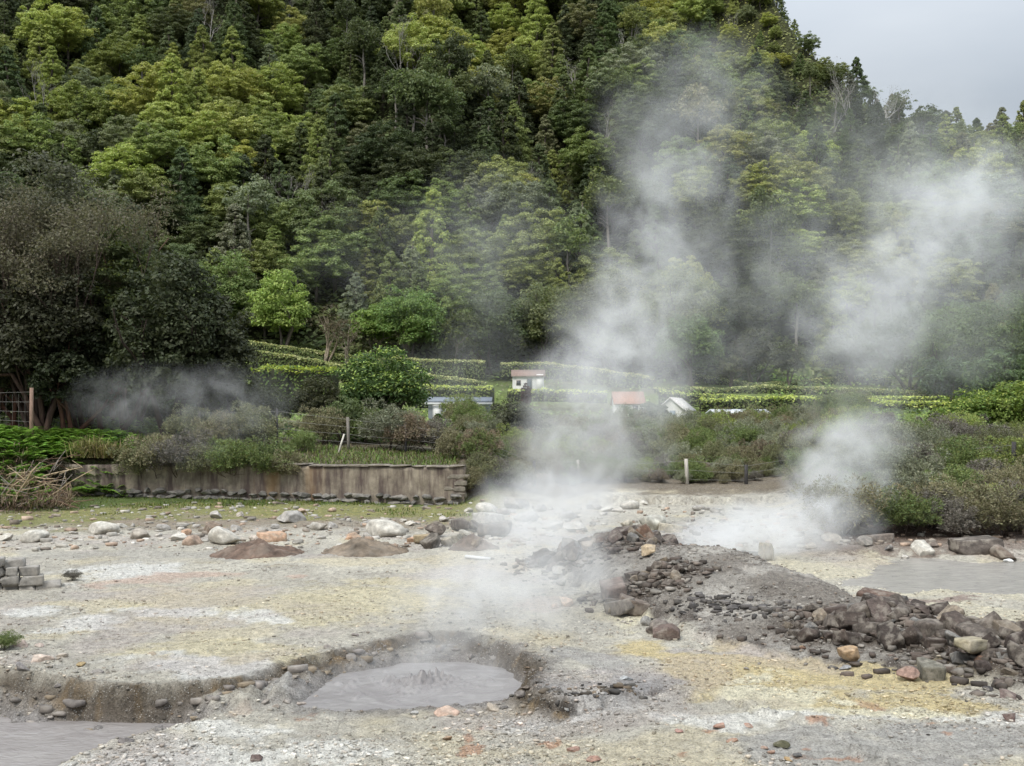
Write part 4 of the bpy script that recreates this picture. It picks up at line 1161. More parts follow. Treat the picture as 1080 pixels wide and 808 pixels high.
def forest():
    r = np.random.default_rng(2024)
    pts = []
    cand = []
    for _ in range(9000):
        y = r.uniform(171, 330); x = r.uniform(-170, 190)
        cand.append((x, y))
    counts = {}
    cand = np.array(cand); z = H(cand[:, 0], cand[:, 1])
    for (x, y), zz in zip(cand, z):
        px = CX + x * F / y; py = HOR - (zz + 6 - CAMH) * F / y
        if not (-30 < px < 1110 and -45 < py < 400): continue
        bright, dark = spot_color(r, x, y, px, py)
        edge = math.exp(-(((px - 800) / 55) ** 2 + ((py - 20) / 60) ** 2))
        mind = (5.35 + .9 * bright) * (1 - .5 * edge)
        if any((x - a) ** 2 + ((y - b2) * 1.25) ** 2 < mind ** 2 for a, b2 in pts): continue
        if hidden(x, y, zz + 10): continue
        pts.append((x, y))
        v = r.random()
        if bright > .45 and v < .85:
            kind = 'broadleaf_tree'; cn = 'yellow-green' if r.random() < .75 else 'mid green'
        elif dark > .5 and v < .8:
            kind = 'cedar_tree' if r.random() < .82 else 'tall_stemmed_tree'; cn = 'blackish green' if r.random() < .5 else 'deep green'
        else:
            kind = r.choice(['broadleaf_tree', 'cedar_tree', 'tall_stemmed_tree', 'leafless_tree'], p=[.64, .29, .04, .03])
            q = float(fbm(np.array([x / 17.]), np.array([y / 17.]), oct=3, seed=404)[0]) * 1.1 + r.normal(0, .14)
            cn = ['blackish green', 'deep green', 'deep green', 'mid green', 'mid green', 'grey-green', 'olive', 'yellow-green'][int(np.clip((q + .5) * 8, 0, 7))]
            if r.random() < .04: cn = 'brown-green'
            if kind == 'cedar_tree' and cn in ('yellow-green', 'olive'): cn = 'deep green'
            if kind == 'leafless_tree': cn = 'grey'
        if counts.get(kind, 0) >= 290: kind = 'cedar_tree' if kind == 'broadleaf_tree' else 'broadleaf_tree'
        counts[kind] = counts.get(kind, 0) + 1
        c = np.array(COLS[cn]) * r.uniform(.85, 1.2) * np.array([r.uniform(.92, 1.08), 1, r.uniform(.85, 1.1)])
        small = (1 - .68 * edge) * (1 - .42 * ss(800, 850, px) * ss(190, 110, py))
        put_tree(kind, x, y, c, cn, r.uniform(.8, 1.16) * small * (.85 if y < 182 else 1), rng=r, sq=r.uniform(.9, 1.15))
    print('forest', len(pts), counts)


forest()
# chosen leafless and notable trees on the slope: (px, py of the base, kind, colour)
def slope_point(px, py):
    ys = np.linspace(168, 330, 700); xs = (px - CX) * ys / F
    p = HOR - (H(xs, ys) - CAMH) * F / ys
    i = int(np.argmax(p < py)) if (p < py).any() else len(ys) - 1
    return xs[i], ys[i]


for px, py, kind, cn, s in ((422, 105, 'leafless_tree', 'grey', 1.2), (612, 130, 'leafless_tree', 'grey', 1.1), (560, 245, 'leafless_tree', 'grey', 1.0), (516, 160, 'tall_stemmed_tree', 'grey-green', 1.2),
                            (318, 250, 'leafless_tree', 'grey', 1.0), (372, 275, 'leafless_tree', 'grey', 1.0), (900, 140, 'leafless_tree', 'grey', 1.1), (925, 145, 'leafless_tree', 'grey', 1.0), (880, 138, 'leafless_tree', 'grey', .9),
                            (450, 175, 'tall_stemmed_tree', 'deep green', 1.2), (465, 178, 'tall_stemmed_tree', 'deep green', 1.1), (438, 172, 'tall_stemmed_tree', 'deep green', 1.2), (815, 335, 'leafless_tree', 'grey', .9),
                            (760, 268, 'cedar_tree', 'blackish green', 1.1), (598, 70, 'cedar_tree', 'blackish green', 1.0)):
    x, y = slope_point(px, py)
    put_tree(kind, x, y, np.array(COLS[cn]), cn, s, sink=.3)
# spires on the skyline
for px, s in ((900, .75), (920, .68), (928, .66), (1018, .6), (1054, .5), (1075, .5), (972, .55), (998, .5), (940, .5)):
    y = 268.; x = at_depth(px, y)
    put_tree('cedar_tree', x, y, np.array(COLS['deep green']), 'deep green', s, sq=1.3)

KW = {'broadleaf_tree': 'domed tree', 'cedar_tree': 'conifer', 'tall_stemmed_tree': 'clear-stemmed tree', 'leafless_tree': 'leafless tree'}
for it in FOREST: it['c'] = (it['cn'] if it['cn'] != 'grey' else 'bare grey', KW[it['kind']], mark_of(it['px']))
rank_labels(FOREST, lambda i: i['y'], lambda c, k: ('%s %s, %s of these upslope above %s' % (c[0], c[1], k, c[2])) if k else 'only %s %s on the slope above %s' % c)


def undergrowth():
    r = np.random.default_rng(55)
    n = 120000
    y = r.uniform(166, 325, n); x = r.uniform(-.56, .56, n) * y
    z = H(x, y); px = CX + x * F / y; py = HOR - (z - CAMH) * F / y
    k = (py > -25) & (py < 420); x, y, z, px, py = x[k], y[k], z[k], px[k], py[k]
    n = len(x)
    e = .8
    gx = (H(x + e, y) - z) / e; gy = (H(x, y + e) - z) / e
    N_ = unit(np.stack([-gx, -gy, np.ones(n)], 1))
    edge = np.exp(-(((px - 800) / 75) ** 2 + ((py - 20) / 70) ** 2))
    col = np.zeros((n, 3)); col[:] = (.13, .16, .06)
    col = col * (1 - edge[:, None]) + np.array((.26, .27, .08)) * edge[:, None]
    col *= (1 + .5 * fbm(x / 7, y / 7, seed=301, oct=3))[:, None]
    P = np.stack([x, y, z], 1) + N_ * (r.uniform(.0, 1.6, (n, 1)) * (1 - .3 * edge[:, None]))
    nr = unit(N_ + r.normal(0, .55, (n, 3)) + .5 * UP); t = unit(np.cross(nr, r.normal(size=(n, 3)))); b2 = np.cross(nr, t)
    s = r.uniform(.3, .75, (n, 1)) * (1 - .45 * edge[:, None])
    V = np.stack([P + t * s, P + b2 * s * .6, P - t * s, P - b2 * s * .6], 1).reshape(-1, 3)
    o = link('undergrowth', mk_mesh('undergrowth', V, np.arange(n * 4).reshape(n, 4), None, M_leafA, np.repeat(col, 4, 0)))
    tag(o, 'dense low green undergrowth covering the mountainside between trees', 'undergrowth', None, 'stuff')
    # low plants of the gardens
    n = 130000; y = 42 / (r.random(n) * .73 + .25); y = np.clip(y, 42, 171); x = r.uniform(-.55, .58, n) * y
    k = fbm(x / 6, y / 6, seed=304, oct=4) + r.uniform(-.3, .3, n) > -.05
    x, y = x[k], y[k]; n = len(x)
    z = H(x, y); nn = fbm(x / 5, y / 5, seed=303, oct=3) + r.uniform(-.15, .15, n)
    col = np.array([(.085, .115, .042), (.13, .18, .052), (.21, .28, .075), (.17, .17, .08)])[np.clip(((nn + .5) * 4).astype(int), 0, 3)] * r.uniform(.75, 1.3, (n, 1))
    s = r.uniform(.05, .11, (n, 1)) * (y / 55)[:, None] ** .8
    P = np.stack([x, y, z], 1) + UP * s * r.uniform(.3, 4.5, (n, 1))
    nr = unit(UP * 1.2 + np.array([0, -.5, 0]) + r.normal(0, .5, (n, 3))); t = unit(np.cross(nr, r.normal(size=(n, 3)))); b2 = np.cross(nr, t)
    V = np.stack([P + t * s * 1.3, P + b2 * s * .8, P - t * s * 1.3, P - b2 * s * .8], 1).reshape(-1, 3)
    o = link('garden_plants', mk_mesh('garden_plants', V, np.arange(n * 4).reshape(n, 4), None, M_leafA, np.repeat(col, 4, 0)))
    tag(o, 'low green garden plants and weeds between the hedges below the mountain', 'plants', None, 'stuff')


undergrowth()

# ------------------------------------------------------------------ trees and shrubs at the foot of the slope and in the gardens
def leafy_tree(name, px, d, top_py, wpx, color, label, group, leaf=.16, ntuft=130, nleaf=60, base_frac=.12, cat='tree', seed=1, lobes=5, flat=.7, bark=(.12, .10, .08), young=None, up=.6, zbase=None):
    r = np.random.default_rng(seed)
    x = at_depth(px, d); z = Hs(x, d) if zbase is None else zbase
    h = max(1.0, z_at(top_py, d) - z); R = wpx * d / F / 2
    root = link(name, None, None, (x, d, z - .05))
    tag(root, label, cat, group)
    C, rt = dome_tufts(r, ntuft, R * .80, h * (1 - base_frac) * .92, h * base_frac, R * .23, lobes=lobes, lump=.12)
    C[:, 2] = np.clip(C[:, 2], h * base_frac * .6, None)
    V, Q = leaves(r, C, rt, nleaf, leaf, flat=flat, up=up, jit=.6)
    link('crown', mk_mesh('crown', V, Q, None, M_leaf), root, color=color)
    if young is not None:
        k = C[:, 2] > np.quantile(C[:, 2], .35)
        V, Q = leaves(r, C[k], rt[k] * 1.12, nleaf // 3, leaf * .9, flat=flat, up=.9, jit=.5, low=.3)
        link('young_leaves', mk_mesh('young_leaves', V, Q, None, M_leaf), root, color=young)
    b = MB(); tips = []
    for k in range(3): grow(r, b, (r.normal(0, .08 * R), r.normal(0, .08 * R), -.1), (r.normal(0, .3), r.normal(0, .3), 1), h * .38, R * .05 + .03, 2, tips, spread=.5, kids=(2, 4))
    link('trunk', b.mesh('trunk', M_bark, True), root, color=bark)
    return root


FG = (.31, .40, .11)
GB = 'trees at the foot of the mountain'
leafy_tree('young_tree', 296, 166, 290, 64, FG, 'bright fresh-green tree standing behind the upper hedge', GB, 0.20, 255, 70, seed=2)
leafy_tree('young_tree', 240, 172, 268, 66, (0.195, 0.256, 0.087), 'yellow-green tree between dark evergreens and the bright tree', GB, 0.20, 238, 70, seed=3)
leafy_tree('young_tree', 432, 166, 304, 74, (0.177, 0.263, 0.073), 'round fresh-green tree above the reddish bush, larger of the pair', GB, 0.20, 272, 70, seed=4)
leafy_tree('young_tree', 393, 168, 322, 44, (0.212, 0.298, 0.073), 'small fresh-green tree beside the larger round one', GB, 0.18, 170, 70, seed=5)
leafy_tree('young_tree', 485, 166, 330, 52, (0.094, 0.116, 0.032), 'dark olive tree beside the round fresh-green one', GB, 0.20, 204, 70, seed=6)
leafy_tree('young_tree', 520, 168, 305, 70, (0.102, 0.131, 0.051), 'greyish green tree in the mist above the flat roof', GB, 0.21, 204, 70, seed=7)
leafy_tree('young_tree', 578, 170, 300, 80, (0.177, 0.199, 0.087), 'wide pale green tree above the white hut', GB, 0.22, 272, 70, seed=8)
leafy_tree('young_tree', 640, 172, 285, 90, (0.160, 0.171, 0.087), 'broad green tree behind the main plume', GB, 0.22, 255, 70, seed=9)
leafy_tree('young_tree', 715, 168, 285, 95, (0.204, 0.227, 0.087), 'large light green tree right of the main plume', GB, 0.22, 340, 70, seed=10)
leafy_tree('young_tree', 728, 160, 335, 70, (0.150, 0.213, 0.073), 'rounded green tree under the large light green one', GB, 0.21, 238, 70, seed=110)
leafy_tree('young_tree', 795, 165, 345, 50, (0.088, 0.092, 0.054), 'dark bushy tree on the upper meadow', GB, .24, 100, 50, seed=12)
leafy_tree('young_tree', 770, 158, 375, 26, (0.106, 0.114, 0.049), 'small dark round shrub on the upper meadow', GB, .2, 60, 50, seed=13)
leafy_tree('young_tree', 830, 160, 362, 38, (0.098, 0.107, 0.061), 'dark green tree at the meadow edge', GB, .2, 80, 50, seed=14)
leafy_tree('young_tree', 960, 150, 330, 80, (0.088, 0.114, 0.054), 'dark tree behind the rising white steam', GB, .26, 150, 50, seed=15)
leafy_tree('young_tree', 1010, 140, 318, 90, (0.150, 0.199, 0.073), 'bright-topped tree beyond the glossy bushes', GB, 0.18, 289, 70, seed=16)
leafy_tree('young_tree', 1062, 135, 310, 100, (0.133, 0.177, 0.070), 'tall green tree at the outer end of the tree line', GB, 0.18, 289, 70, seed=17)
leafy_tree('young_tree', 900, 160, 345, 70, (0.106, 0.121, 0.073), 'grey-green tree inside the drifting steam', GB, .26, 130, 50, seed=18)
leafy_tree('young_tree', 668, 165, 350, 60, (0.142, 0.157, 0.099), 'low pale tree behind the orange roof', GB, .26, 100, 50, seed=19)
leafy_tree('young_tree', 1000, 120, 375, 60, (0.079, 0.121, 0.054), 'dark green tree above the end of the hedges', GB, .2, 110, 55, seed=191)
leafy_tree('young_tree', 1050, 110, 372, 70, (0.106, 0.157, 0.061), 'mid green tree behind the glossy bushes', GB, .2, 120, 55, seed=192)
leafy_tree('young_tree', 345, 160, 318, 50, (0.109, 0.090, 0.055), 'brownish sparse tree with pale forked trunk', GB, .14, 46, 24, seed=20, base_frac=.3, bark=(.25, .2, .15), lobes=3)
leafy_tree('young_tree', 365, 158, 335, 36, (0.123, 0.102, 0.065), 'low brown half-bare shrub tree beside the forked trunk', GB, .14, 36, 22, seed=21, base_frac=.2, bark=(.23, .19, .15), lobes=3)

# around the terrace
GT = 'trees and shrubs on the terrace above the wall'
leafy_tree('shrub_tree', 402, 46, 370, 100, (0.079, 0.131, 0.038), 'leafy shrub with yellow-green tips standing by the fence', GT, .075, 190, 70, .1, 'shrub', 31, 6, young=(.33, .43, .11))
leafy_tree('shrub_tree', 292, 45, 408, 66, (0.067, 0.074, 0.035), 'dark twiggy shrub in front of the bright hedge block', GT, .055, 75, 50, .28, 'shrub', 32, 5, bark=(.05, .042, .038))
leafy_tree('shrub_tree', 338, 45.5, 396, 52, (0.084, 0.088, 0.045), 'brown-green slim-stemmed shrub beside the dark twiggy one', GT, .055, 100, 55, .25, 'shrub', 33, 4, bark=(.07, .06, .052))
leafy_tree('shrub_tree', 362, 43, 415, 44, (0.131, 0.166, 0.070), 'pale green thin shrub by the leaning white stick', GT, .05, 80, 50, .15, 'shrub', 34, 4)
leafy_tree('shrub_tree', 258, 44, 395, 50, (0.096, 0.105, 0.052), 'grey-green shrub at the end of the dark trees', GT, .055, 100, 60, .15, 'shrub', 35, 4)
leafy_tree('shrub_tree', 178, 41.5, 268, 120, (0.063, 0.075, 0.037), 'dense dark evergreen with rounded top above the wall', GT, .085, 330, 100, .05, 'tree', 36, 7, bark=(.05, .035, .028))
leafy_tree('shrub_tree', 225, 42.5, 308, 84, (0.074, 0.081, 0.042), 'dull evergreen tree at the misty end of the clump', GT, .08, 220, 90, .05, 'tree', 37, 6, bark=(.06, .05, .04))
leafy_tree('shrub_tree', 122, 43, 250, 95, (0.088, 0.108, 0.042), 'evergreen tree between twiggy grey tree and rounded one', GT, .085, 240, 80, .08, 'tree', 38, 6, bark=(.09, .05, .036), young=(.10, .125, .025))
leafy_tree('shrub_tree', 75, 41.5, 345, 90, (0.052, 0.063, 0.032), 'low dark evergreen under the twiggy trees', GT, .08, 170, 80, .16, 'tree', 39, 5, bark=(.09, .045, .03))
leafy_tree('shrub_tree', 18, 42.5, 330, 80, (0.060, 0.070, 0.033), 'dark evergreen behind the wire mesh fence', GT, .08, 170, 80, .16, 'tree', 40, 5, bark=(.10, .05, .032))


leafy_tree('shrub_tree', 48, 46, 158, 150, (.105, .108, .068), 'large brownish grey-green tree filling the back of the dark clump', GT, .085, 420, 110, .12, 'tree', 41, 8, bark=(.12, .07, .05))
leafy_tree('shrub_tree', 52, 41.6, 262, 120, (.062, .064, .036), 'dark brownish evergreen filling the gap under the twiggy crowns', GT, .08, 300, 90, .2, 'tree', 44, 7, bark=(.08, .05, .038))
leafy_tree('shrub_tree', -12, 41.8, 280, 90, (.058, .064, .034), 'dark evergreen at the outer edge, behind the mesh', GT, .08, 220, 90, .2, 'tree', 45, 6, bark=(.08, .05, .038))
leafy_tree('shrub_tree', 118, 47.5, 205, 110, (.10, .112, .062), 'olive tree at the back of the clump, next to the largest', GT, .085, 300, 100, .12, 'tree', 42, 7, bark=(.12, .07, .05))
leafy_tree('shrub_tree', -20, 45, 190, 110, (.095, .10, .06), 'grey-green tree at the outer edge of the clump', GT, .085, 300, 100, .12, 'tree', 43, 7, bark=(.12, .07, .05))
for k_, (px, d, tp, w) in enumerate(((-20, 47, 410, 90), (45, 48, 408, 80), (110, 49, 405, 90), (165, 50, 412, 80), (228, 49, 405, 90), (85, 54, 400, 90), (200, 56, 400, 110), (10, 55, 395, 110), (140, 60, 398, 120), (262, 58, 408, 70))):
    leafy_tree('garden_shrub', px, d, tp, w, ((.07, .085, .035), (.085, .12, .04), (.055, .066, .03))[k_ % 3], ('dark', 'leafy green', 'blackish')[k_ % 3] + ' understory shrub seen between the trunks ' + ('by the mesh fence', 'behind the fence post', 'below the twiggy pair', 'under the rounded evergreen', 'under the misty evergreen', 'deep behind the twiggy pair', 'deep behind the rounded evergreen', 'deep behind the mesh fence', 'farthest back of the clump', 'next to the bright hedge block')[k_], 'understory shrubs behind the dark trees', .085, 110, 55, .02, 'shrub', 700 + k_, 5)


def twig_tree(px, d, top_py, color, label, seed, stems=6, spread=.30):
    r = np.random.default_rng(seed)
    x = at_depth(px, d); z = Hs(x, d); h = z_at(top_py, d) - z
    root = link('twiggy_tree', None, None, (x, d, z - .05)); tag(root, label, 'tree', GT)
    b = MB(); tips = []
    for k in range(stems):
        a = 2 * np.pi * k / stems
        grow(r, b, (.25 * math.cos(a), .25 * math.sin(a), -.1), (.28 * math.cos(a) + r.normal(0, .1), .28 * math.sin(a) + r.normal(0, .1), 1), h * .33, .085, 4, tips, spread=spread, upw=.25, kids=(2, 4), shrink=.68, thin=.66)
    link('stems', b.mesh('stems', M_bark, True), root, color=(.085, .06, .048))
    tips = np.array(tips); tips = tips[r.random(len(tips)) < .85]
    V, Q = leaves(r, tips, np.full(len(tips), .5), 44, .055, flat=.9, up=.3, jit=.9)
    link('crown', mk_mesh('crown', V, Q, None, M_leaf), root, color=color)


twig_tree(38, 42.5, 165, (.145, .13, .085), 'tall twiggy grey-green tree with reddish stems, tallest by the wire fence', 61)
twig_tree(88, 43.5, 175, (.14, .13, .08), 'tall twiggy tree beside the tallest one', 62)
twig_tree(-18, 43.5, 200, (.14, .14, .09), 'twiggy tree half outside the scene by the fence', 63)
twig_tree(140, 46, 210, (.12, .13, .06), 'twiggy olive tree behind the rounded evergreen', 64)

# heath bushes: needle-leaved domes
def heath_mesh(seed, n=80, h=1.0):
    r = np.random.default_rng(seed)
    C, rt = dome_tufts(r, n, .62, h * .95, .08, .17, lobes=5, lump=.2, fill=.4)
    V, Q = leaves(r, C, rt, 170, .027, flat=1.1, up=.6, jit=.6, aspect=.34, radial=.62, low=-.5)
    b = MB(); tips = []
    for k in range(6): grow(r, b, (0, 0, -.05), (r.normal(0, .5), r.normal(0, .5), 1), h * .4, .018, 2, tips, spread=.5, kids=(2, 4), n=3)
    return mk_mesh('foliage', V, Q, None, M_twig), b.mesh('stems', M_bark)


HEATH = [heath_mesh(400 + i) for i in range(6)]
HCOL = {'purplish brown': (.175, .158, .132), 'brown-green': (.20, .185, .105), 'green': (.15, .19, .065), 'rusty brown': (.19, .15, .10), 'grey-green': (.23, .24, .16), 'yellow-green': (.22, .26, .075), 'dull olive': (.20, .205, .105)}
BUSH = []


def bush(px, d, s, cname, group, zone, label=None, sq=1.0, rng=R_, zabs=None):
    x = at_depth(px, d); z = Hs(x, d) if zabs is None else zabs
    f, st = HEATH[rng.integers(6)]
    root = link('heath_bush', None, None, (x, d, z - .05), (0, 0, rng.uniform(0, 6.28)), (s, s, s * sq))
    link('foliage', f, root, color=np.array(HCOL[cname]) * rng.uniform(.85, 1.2)); link('stems', st, root, color=(.10, .075, .06))
    tag(root, label or '', 'bush', group)
    if label is None: BUSH.append(dict(o=root, c=(cname, zone), x=x + .001 * d))


r5 = np.random.default_rng(19)
placed = []
for _ in range(900):
    px = r5.uniform(845, 1120); d = r5.uniform(25.0, 43)
    if d < 25.3 + 4.5 * ss(900, 850, px): continue
    x = at_depth(px, d)
    md = .80 + .016 * (d - 25)
    if any((x - a) ** 2 + ((d - b2) * .75) ** 2 < md ** 2 for a, b2 in placed): continue
    placed.append((x, d))
    row = 'front' if d < 29 else ('middle' if d < 35 else 'top')
    cn = r5.choice(list(HCOL), p=[.15, .18, .24, .07, .08, .10, .18])
    bush(px, d, r5.uniform(.8, 1.35), cn, 'heath bushes on the bank above the cloudy water', 'on the %s of the water bank' % row, rng=r5, sq=r5.uniform(.75, 1.0))
placed = []
for _ in range(900):
    px = r5.uniform(640, 905); d = r5.uniform(42.5, 66)
    x = at_depth(px, d)
    if any((x - a) ** 2 + ((d - b2) * .7) ** 2 < 1.3 ** 2 for a, b2 in placed): continue
    placed.append((x, d))
    row = 'just behind the fence' if d < 50 else 'in the thicket behind the fence'
    cn = r5.choice(list(HCOL), p=[.03, .12, .24, .04, .34, .08, .15])
    bush(px, d, r5.uniform(.8, 1.05) * (1 + (d - 42) / 45), cn, 'heath bushes behind the wire fence', row, rng=r5)
placed = []
for _ in range(400):
    px = r5.uniform(485, 650); d = r5.uniform(41, 62)
    x = at_depth(px, d)
    if any((x - a) ** 2 + ((d - b2) * .7) ** 2 < 1.35 ** 2 for a, b2 in placed): continue
    placed.append((x, d))
    bush(px, d, r5.uniform(.75, 1.1) * (1 + (d - 42) / 45), r5.choice(list(HCOL), p=[.05, .2, .25, .05, .25, .05, .15]), 'heath bushes in the steam behind the wall end', 'in the steam past the wall end', rng=r5)
for k_ in range(80):
    px = r5.uniform(590, 880); d = r5.uniform(39.6, 42.6)
    bush(px, d, r5.uniform(.3, .75), r5.choice(list(HCOL), p=[.12, .2, .25, .1, .18, .05, .1]), 'low heath bushes along the wire fence', 'at the foot of the wire fence', rng=r5)
for px, d, s_, cn in ((494, 36.4, .75, 'brown-green'), (508, 36.9, .9, 'dull olive'), (522, 37.4, .85, 'purplish brown'), (536, 37.8, .8, 'grey-green'), (503, 38.2, 1.0, 'green'), (548, 38.6, .8, 'brown-green')):
    bush(px, d, s_, cn, 'bushes on the earth bank past the wall end', 'on the earth bank past the wall end', rng=r5)
# overhanging the wall and along the terrace
for px, d, s, cn, lab in ((165, 38.2, 1.5, 'brown-green', 'dull brown-green bush hanging over the wall top'), (190, 38.0, 1.45, 'purplish brown', 'brownish bush spilling over the wall beside the green one'),
                          (215, 37.9, 1.2, 'dull olive', 'olive bush at the stained middle of the wall'), (243, 37.7, 1.3, 'green', 'rounded green bush hanging over the wall'),
                          (278, 37.6, 1.35, 'green', 'largest clipped-looking green bush on the wall'), (302, 37.6, .9, 'brown-green', 'small brown-green bush at the open stretch of wall'),
                          (150, 38.3, 1.2, 'dull olive', 'olive bush at the pale end of the wall'), (230, 39.5, 1.3, 'brown-green', 'brown-green bush behind the rounded one'),
                          (430, 40.5, 1.25, 'rusty brown', 'reddish brown bush near the dark fence post'), (455, 41, 1.15, 'purplish brown', 'purplish bush beside the reddish brown one'),
                          (410, 41, 1.5, 'grey-green', 'grey-green bush under the yellow-tipped shrub'), (478, 39.0, .95, 'brown-green', 'olive brown bush at the wall end corner'),
                          (505, 38.5, 1.1, 'rusty brown', 'brown bush on the earth bank past the wall'), (340, 42, 1.2, 'brown-green', 'brown-green bush below the slim-stemmed shrub'),
                          (320, 39.5, .7, 'green', 'little green bush on the grass above the wall'), (262, 40, 1.5, 'dull olive', 'olive bush behind the largest green one'),
                          (445, 44, 1.0, 'rusty brown', 'rusty bush behind the purplish one'), (200, 40.5, 1.3, 'dull olive', 'dull olive bush by the wooden fence post'),
                          (492, 44, .9, 'brown-green', 'brown-green bush behind the end fence post'), (385, 43, 1.2, 'green', 'green bush at the foot of the yellow-tipped shrub')):
    hang = px < 310 and d < 38.35
    if hang: d = float(wall_y(at_depth(px, 37.3))) + .15
    bush(px, d, s, cn, 'bushes along the wall top', '', lab, rng=r5, sq=.9 if px < 310 else 1.0, zabs=.78 if hang else None)
for it in BUSH: pass
rank_labels(BUSH, lambda i: i['x'], lambda c, k: ('%s bush %s, %s such from the wall' % (c[0], c[1], k)) if k else 'only %s heath bush %s' % c)

# glossy bushes on the far side of the bank
for px, d, tp, w, c, lab, sd_ in ((1035, 47, 410, 84, (.15, .22, .05), 'glossy green bush with yellowish leaves above the heath bank', 81), (1080, 46, 403, 84, (.17, .23, .05), 'taller glossy bush at the outer edge above the bank', 82),
                                  (1005, 49, 430, 52, (.13, .19, .045), 'smaller glossy bush next to the light hedge stub', 83), (890, 62, 425, 60, (.085, .14, .03), 'light green bush behind the ball of steam', 84),
                                  (825, 70, 443, 50, (.10, .125, .03), 'yellowish low shrub beside the black dome roof', 85), (865, 75, 432, 50, (.075, .12, .028), 'green shrub below the lower hedge', 86),
                                  (688, 62, 424, 36, (.085, .115, .045), 'thin pale shrub beside the white gable', 87), (540, 55, 422, 70, (.085, .09, .055), 'grey-green tall shrub in the mist before the white hut', 88),
                                  (520, 58, 455, 50, (.07, .085, .045), 'low grey shrub in the mist below the blue roof', 89), (690, 66, 432, 50, (.075, .09, .045), 'grey-green shrub in front of the orange roof', 90),
                                  (485, 78, 438, 24, (.05, .10, .02), 'clipped round green bush before the flat-roofed house', 91), (463, 72, 446, 12, (.055, .11, .02), 'small upright green shrub on the lawn', 92),
                                  (500, 76, 438, 18, (.16, .07, .06), 'pinkish red bush beside the clipped round one', 93), (555, 128, 404, 12, (.09, .045, .04), 'dark red round bush beside the hut wall', 94)):
    leafy_tree('garden_shrub', px, d, tp, w, c, lab, 'shrubs of the gardens', .07 if d < 60 else .10, 130, 60, .03, 'shrub', sd_, 5, young=(.30, .36, .08) if d < 50 else None)

# ------------------------------------------------------------------ hedges
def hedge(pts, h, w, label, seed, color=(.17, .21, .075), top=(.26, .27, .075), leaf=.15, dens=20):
    """pts: (px, depth, py of the top or None)"""
    r = np.random.default_rng(seed)
    P = []
    for px, d, tp in pts:
        x = at_depth(px, d); z = Hs(x, d); P.append((x, d, z - .1, (z_at(tp, d) if tp else z + h)))
    P = np.array(P); P[:, 3] += np.where(P[:, 1] > 100, .6, 0); o = P[0, :3].copy()
    root = link('hedge', None, None, o); tag(root, label, 'hedge', 'clipped hedges of the garden terraces')
    seg = np.hypot(np.diff(P[:, 0]), np.diff(P[:, 1])); cum = np.concatenate([[0], np.cumsum(seg)])
    L_ = cum[-1]
    n = int(L_ * 2.2 * h * dens)
    s = r.random(n) * L_; f = r.random(n)
    x = np.interp(s, cum, P[:, 0]); y = np.interp(s, cum, P[:, 1]); zb = np.interp(s, cum, P[:, 2]); zt = np.interp(s, cum, P[:, 3])
    wob = fbm(s * .6, f * 2, oct=3, seed=seed) * .28
    zb = np.maximum(zb, zt - h * 1.35)
    z = zb + (zt - zb) * f ** .9 + wob * .3
    yy = y - w / 2 - wob * .5 + r.normal(0, .05, n)
    back = r.random(n) < .25
    yy = np.where(back, y + w / 2 + wob * .5, yy)
    nr = unit(np.stack([np.zeros(n), np.where(back, 1., -1.), np.full(n, .5)], 1) + r.normal(0, .6, (n, 3)))
    A = np.stack([x, yy, z], 1) - o

    def cards(A, nr, size):
        m = len(A); t = unit(np.cross(nr, r.normal(size=(m, 3)))); b2 = np.cross(nr, t); q = size * r.uniform(.6, 1.4, (m, 1))
        return np.stack([A + t * q, A + b2 * q * .6, A - t * q, A - b2 * q * .6], 1).reshape(-1, 3), np.arange(m * 4).reshape(m, 4)
    V, Q = cards(A, nr, leaf)
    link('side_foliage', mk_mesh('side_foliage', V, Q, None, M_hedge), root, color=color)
    n = int(L_ * w * dens * 3)
    s = r.random(n) * L_; g = r.uniform(-.62, .55, n)
    x = np.interp(s, cum, P[:, 0]); y = np.interp(s, cum, P[:, 1]) + g * w; zt = np.interp(s, cum, P[:, 3])
    A = np.stack([x, y, zt + r.normal(0, .05, n) - .25 * np.abs(g) - np.where(g < -.4, r.uniform(0, .32, n), 0) + fbm(s * .9, g, oct=3, seed=seed + 1) * .2], 1) - o
    V, Q = cards(A, unit(UP + r.normal(0, .5, (n, 3))), leaf)
    link('lit_top_growth', mk_mesh('lit_top_growth', V, Q, None, M_hedge), root, color=top)  # fresh growth on top, its pale colour also carrying the skylight
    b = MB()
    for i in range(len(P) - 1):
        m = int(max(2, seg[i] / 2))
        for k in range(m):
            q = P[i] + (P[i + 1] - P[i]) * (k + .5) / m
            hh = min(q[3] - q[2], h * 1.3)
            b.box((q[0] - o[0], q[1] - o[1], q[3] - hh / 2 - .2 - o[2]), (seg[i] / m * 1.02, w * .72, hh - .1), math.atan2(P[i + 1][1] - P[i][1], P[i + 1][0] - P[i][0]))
    link('hedge_core', b.mesh('hedge_core', M_bark), root, color=(.03, .034, .016))  # solid dark boxes filling the hedge behind its leaves


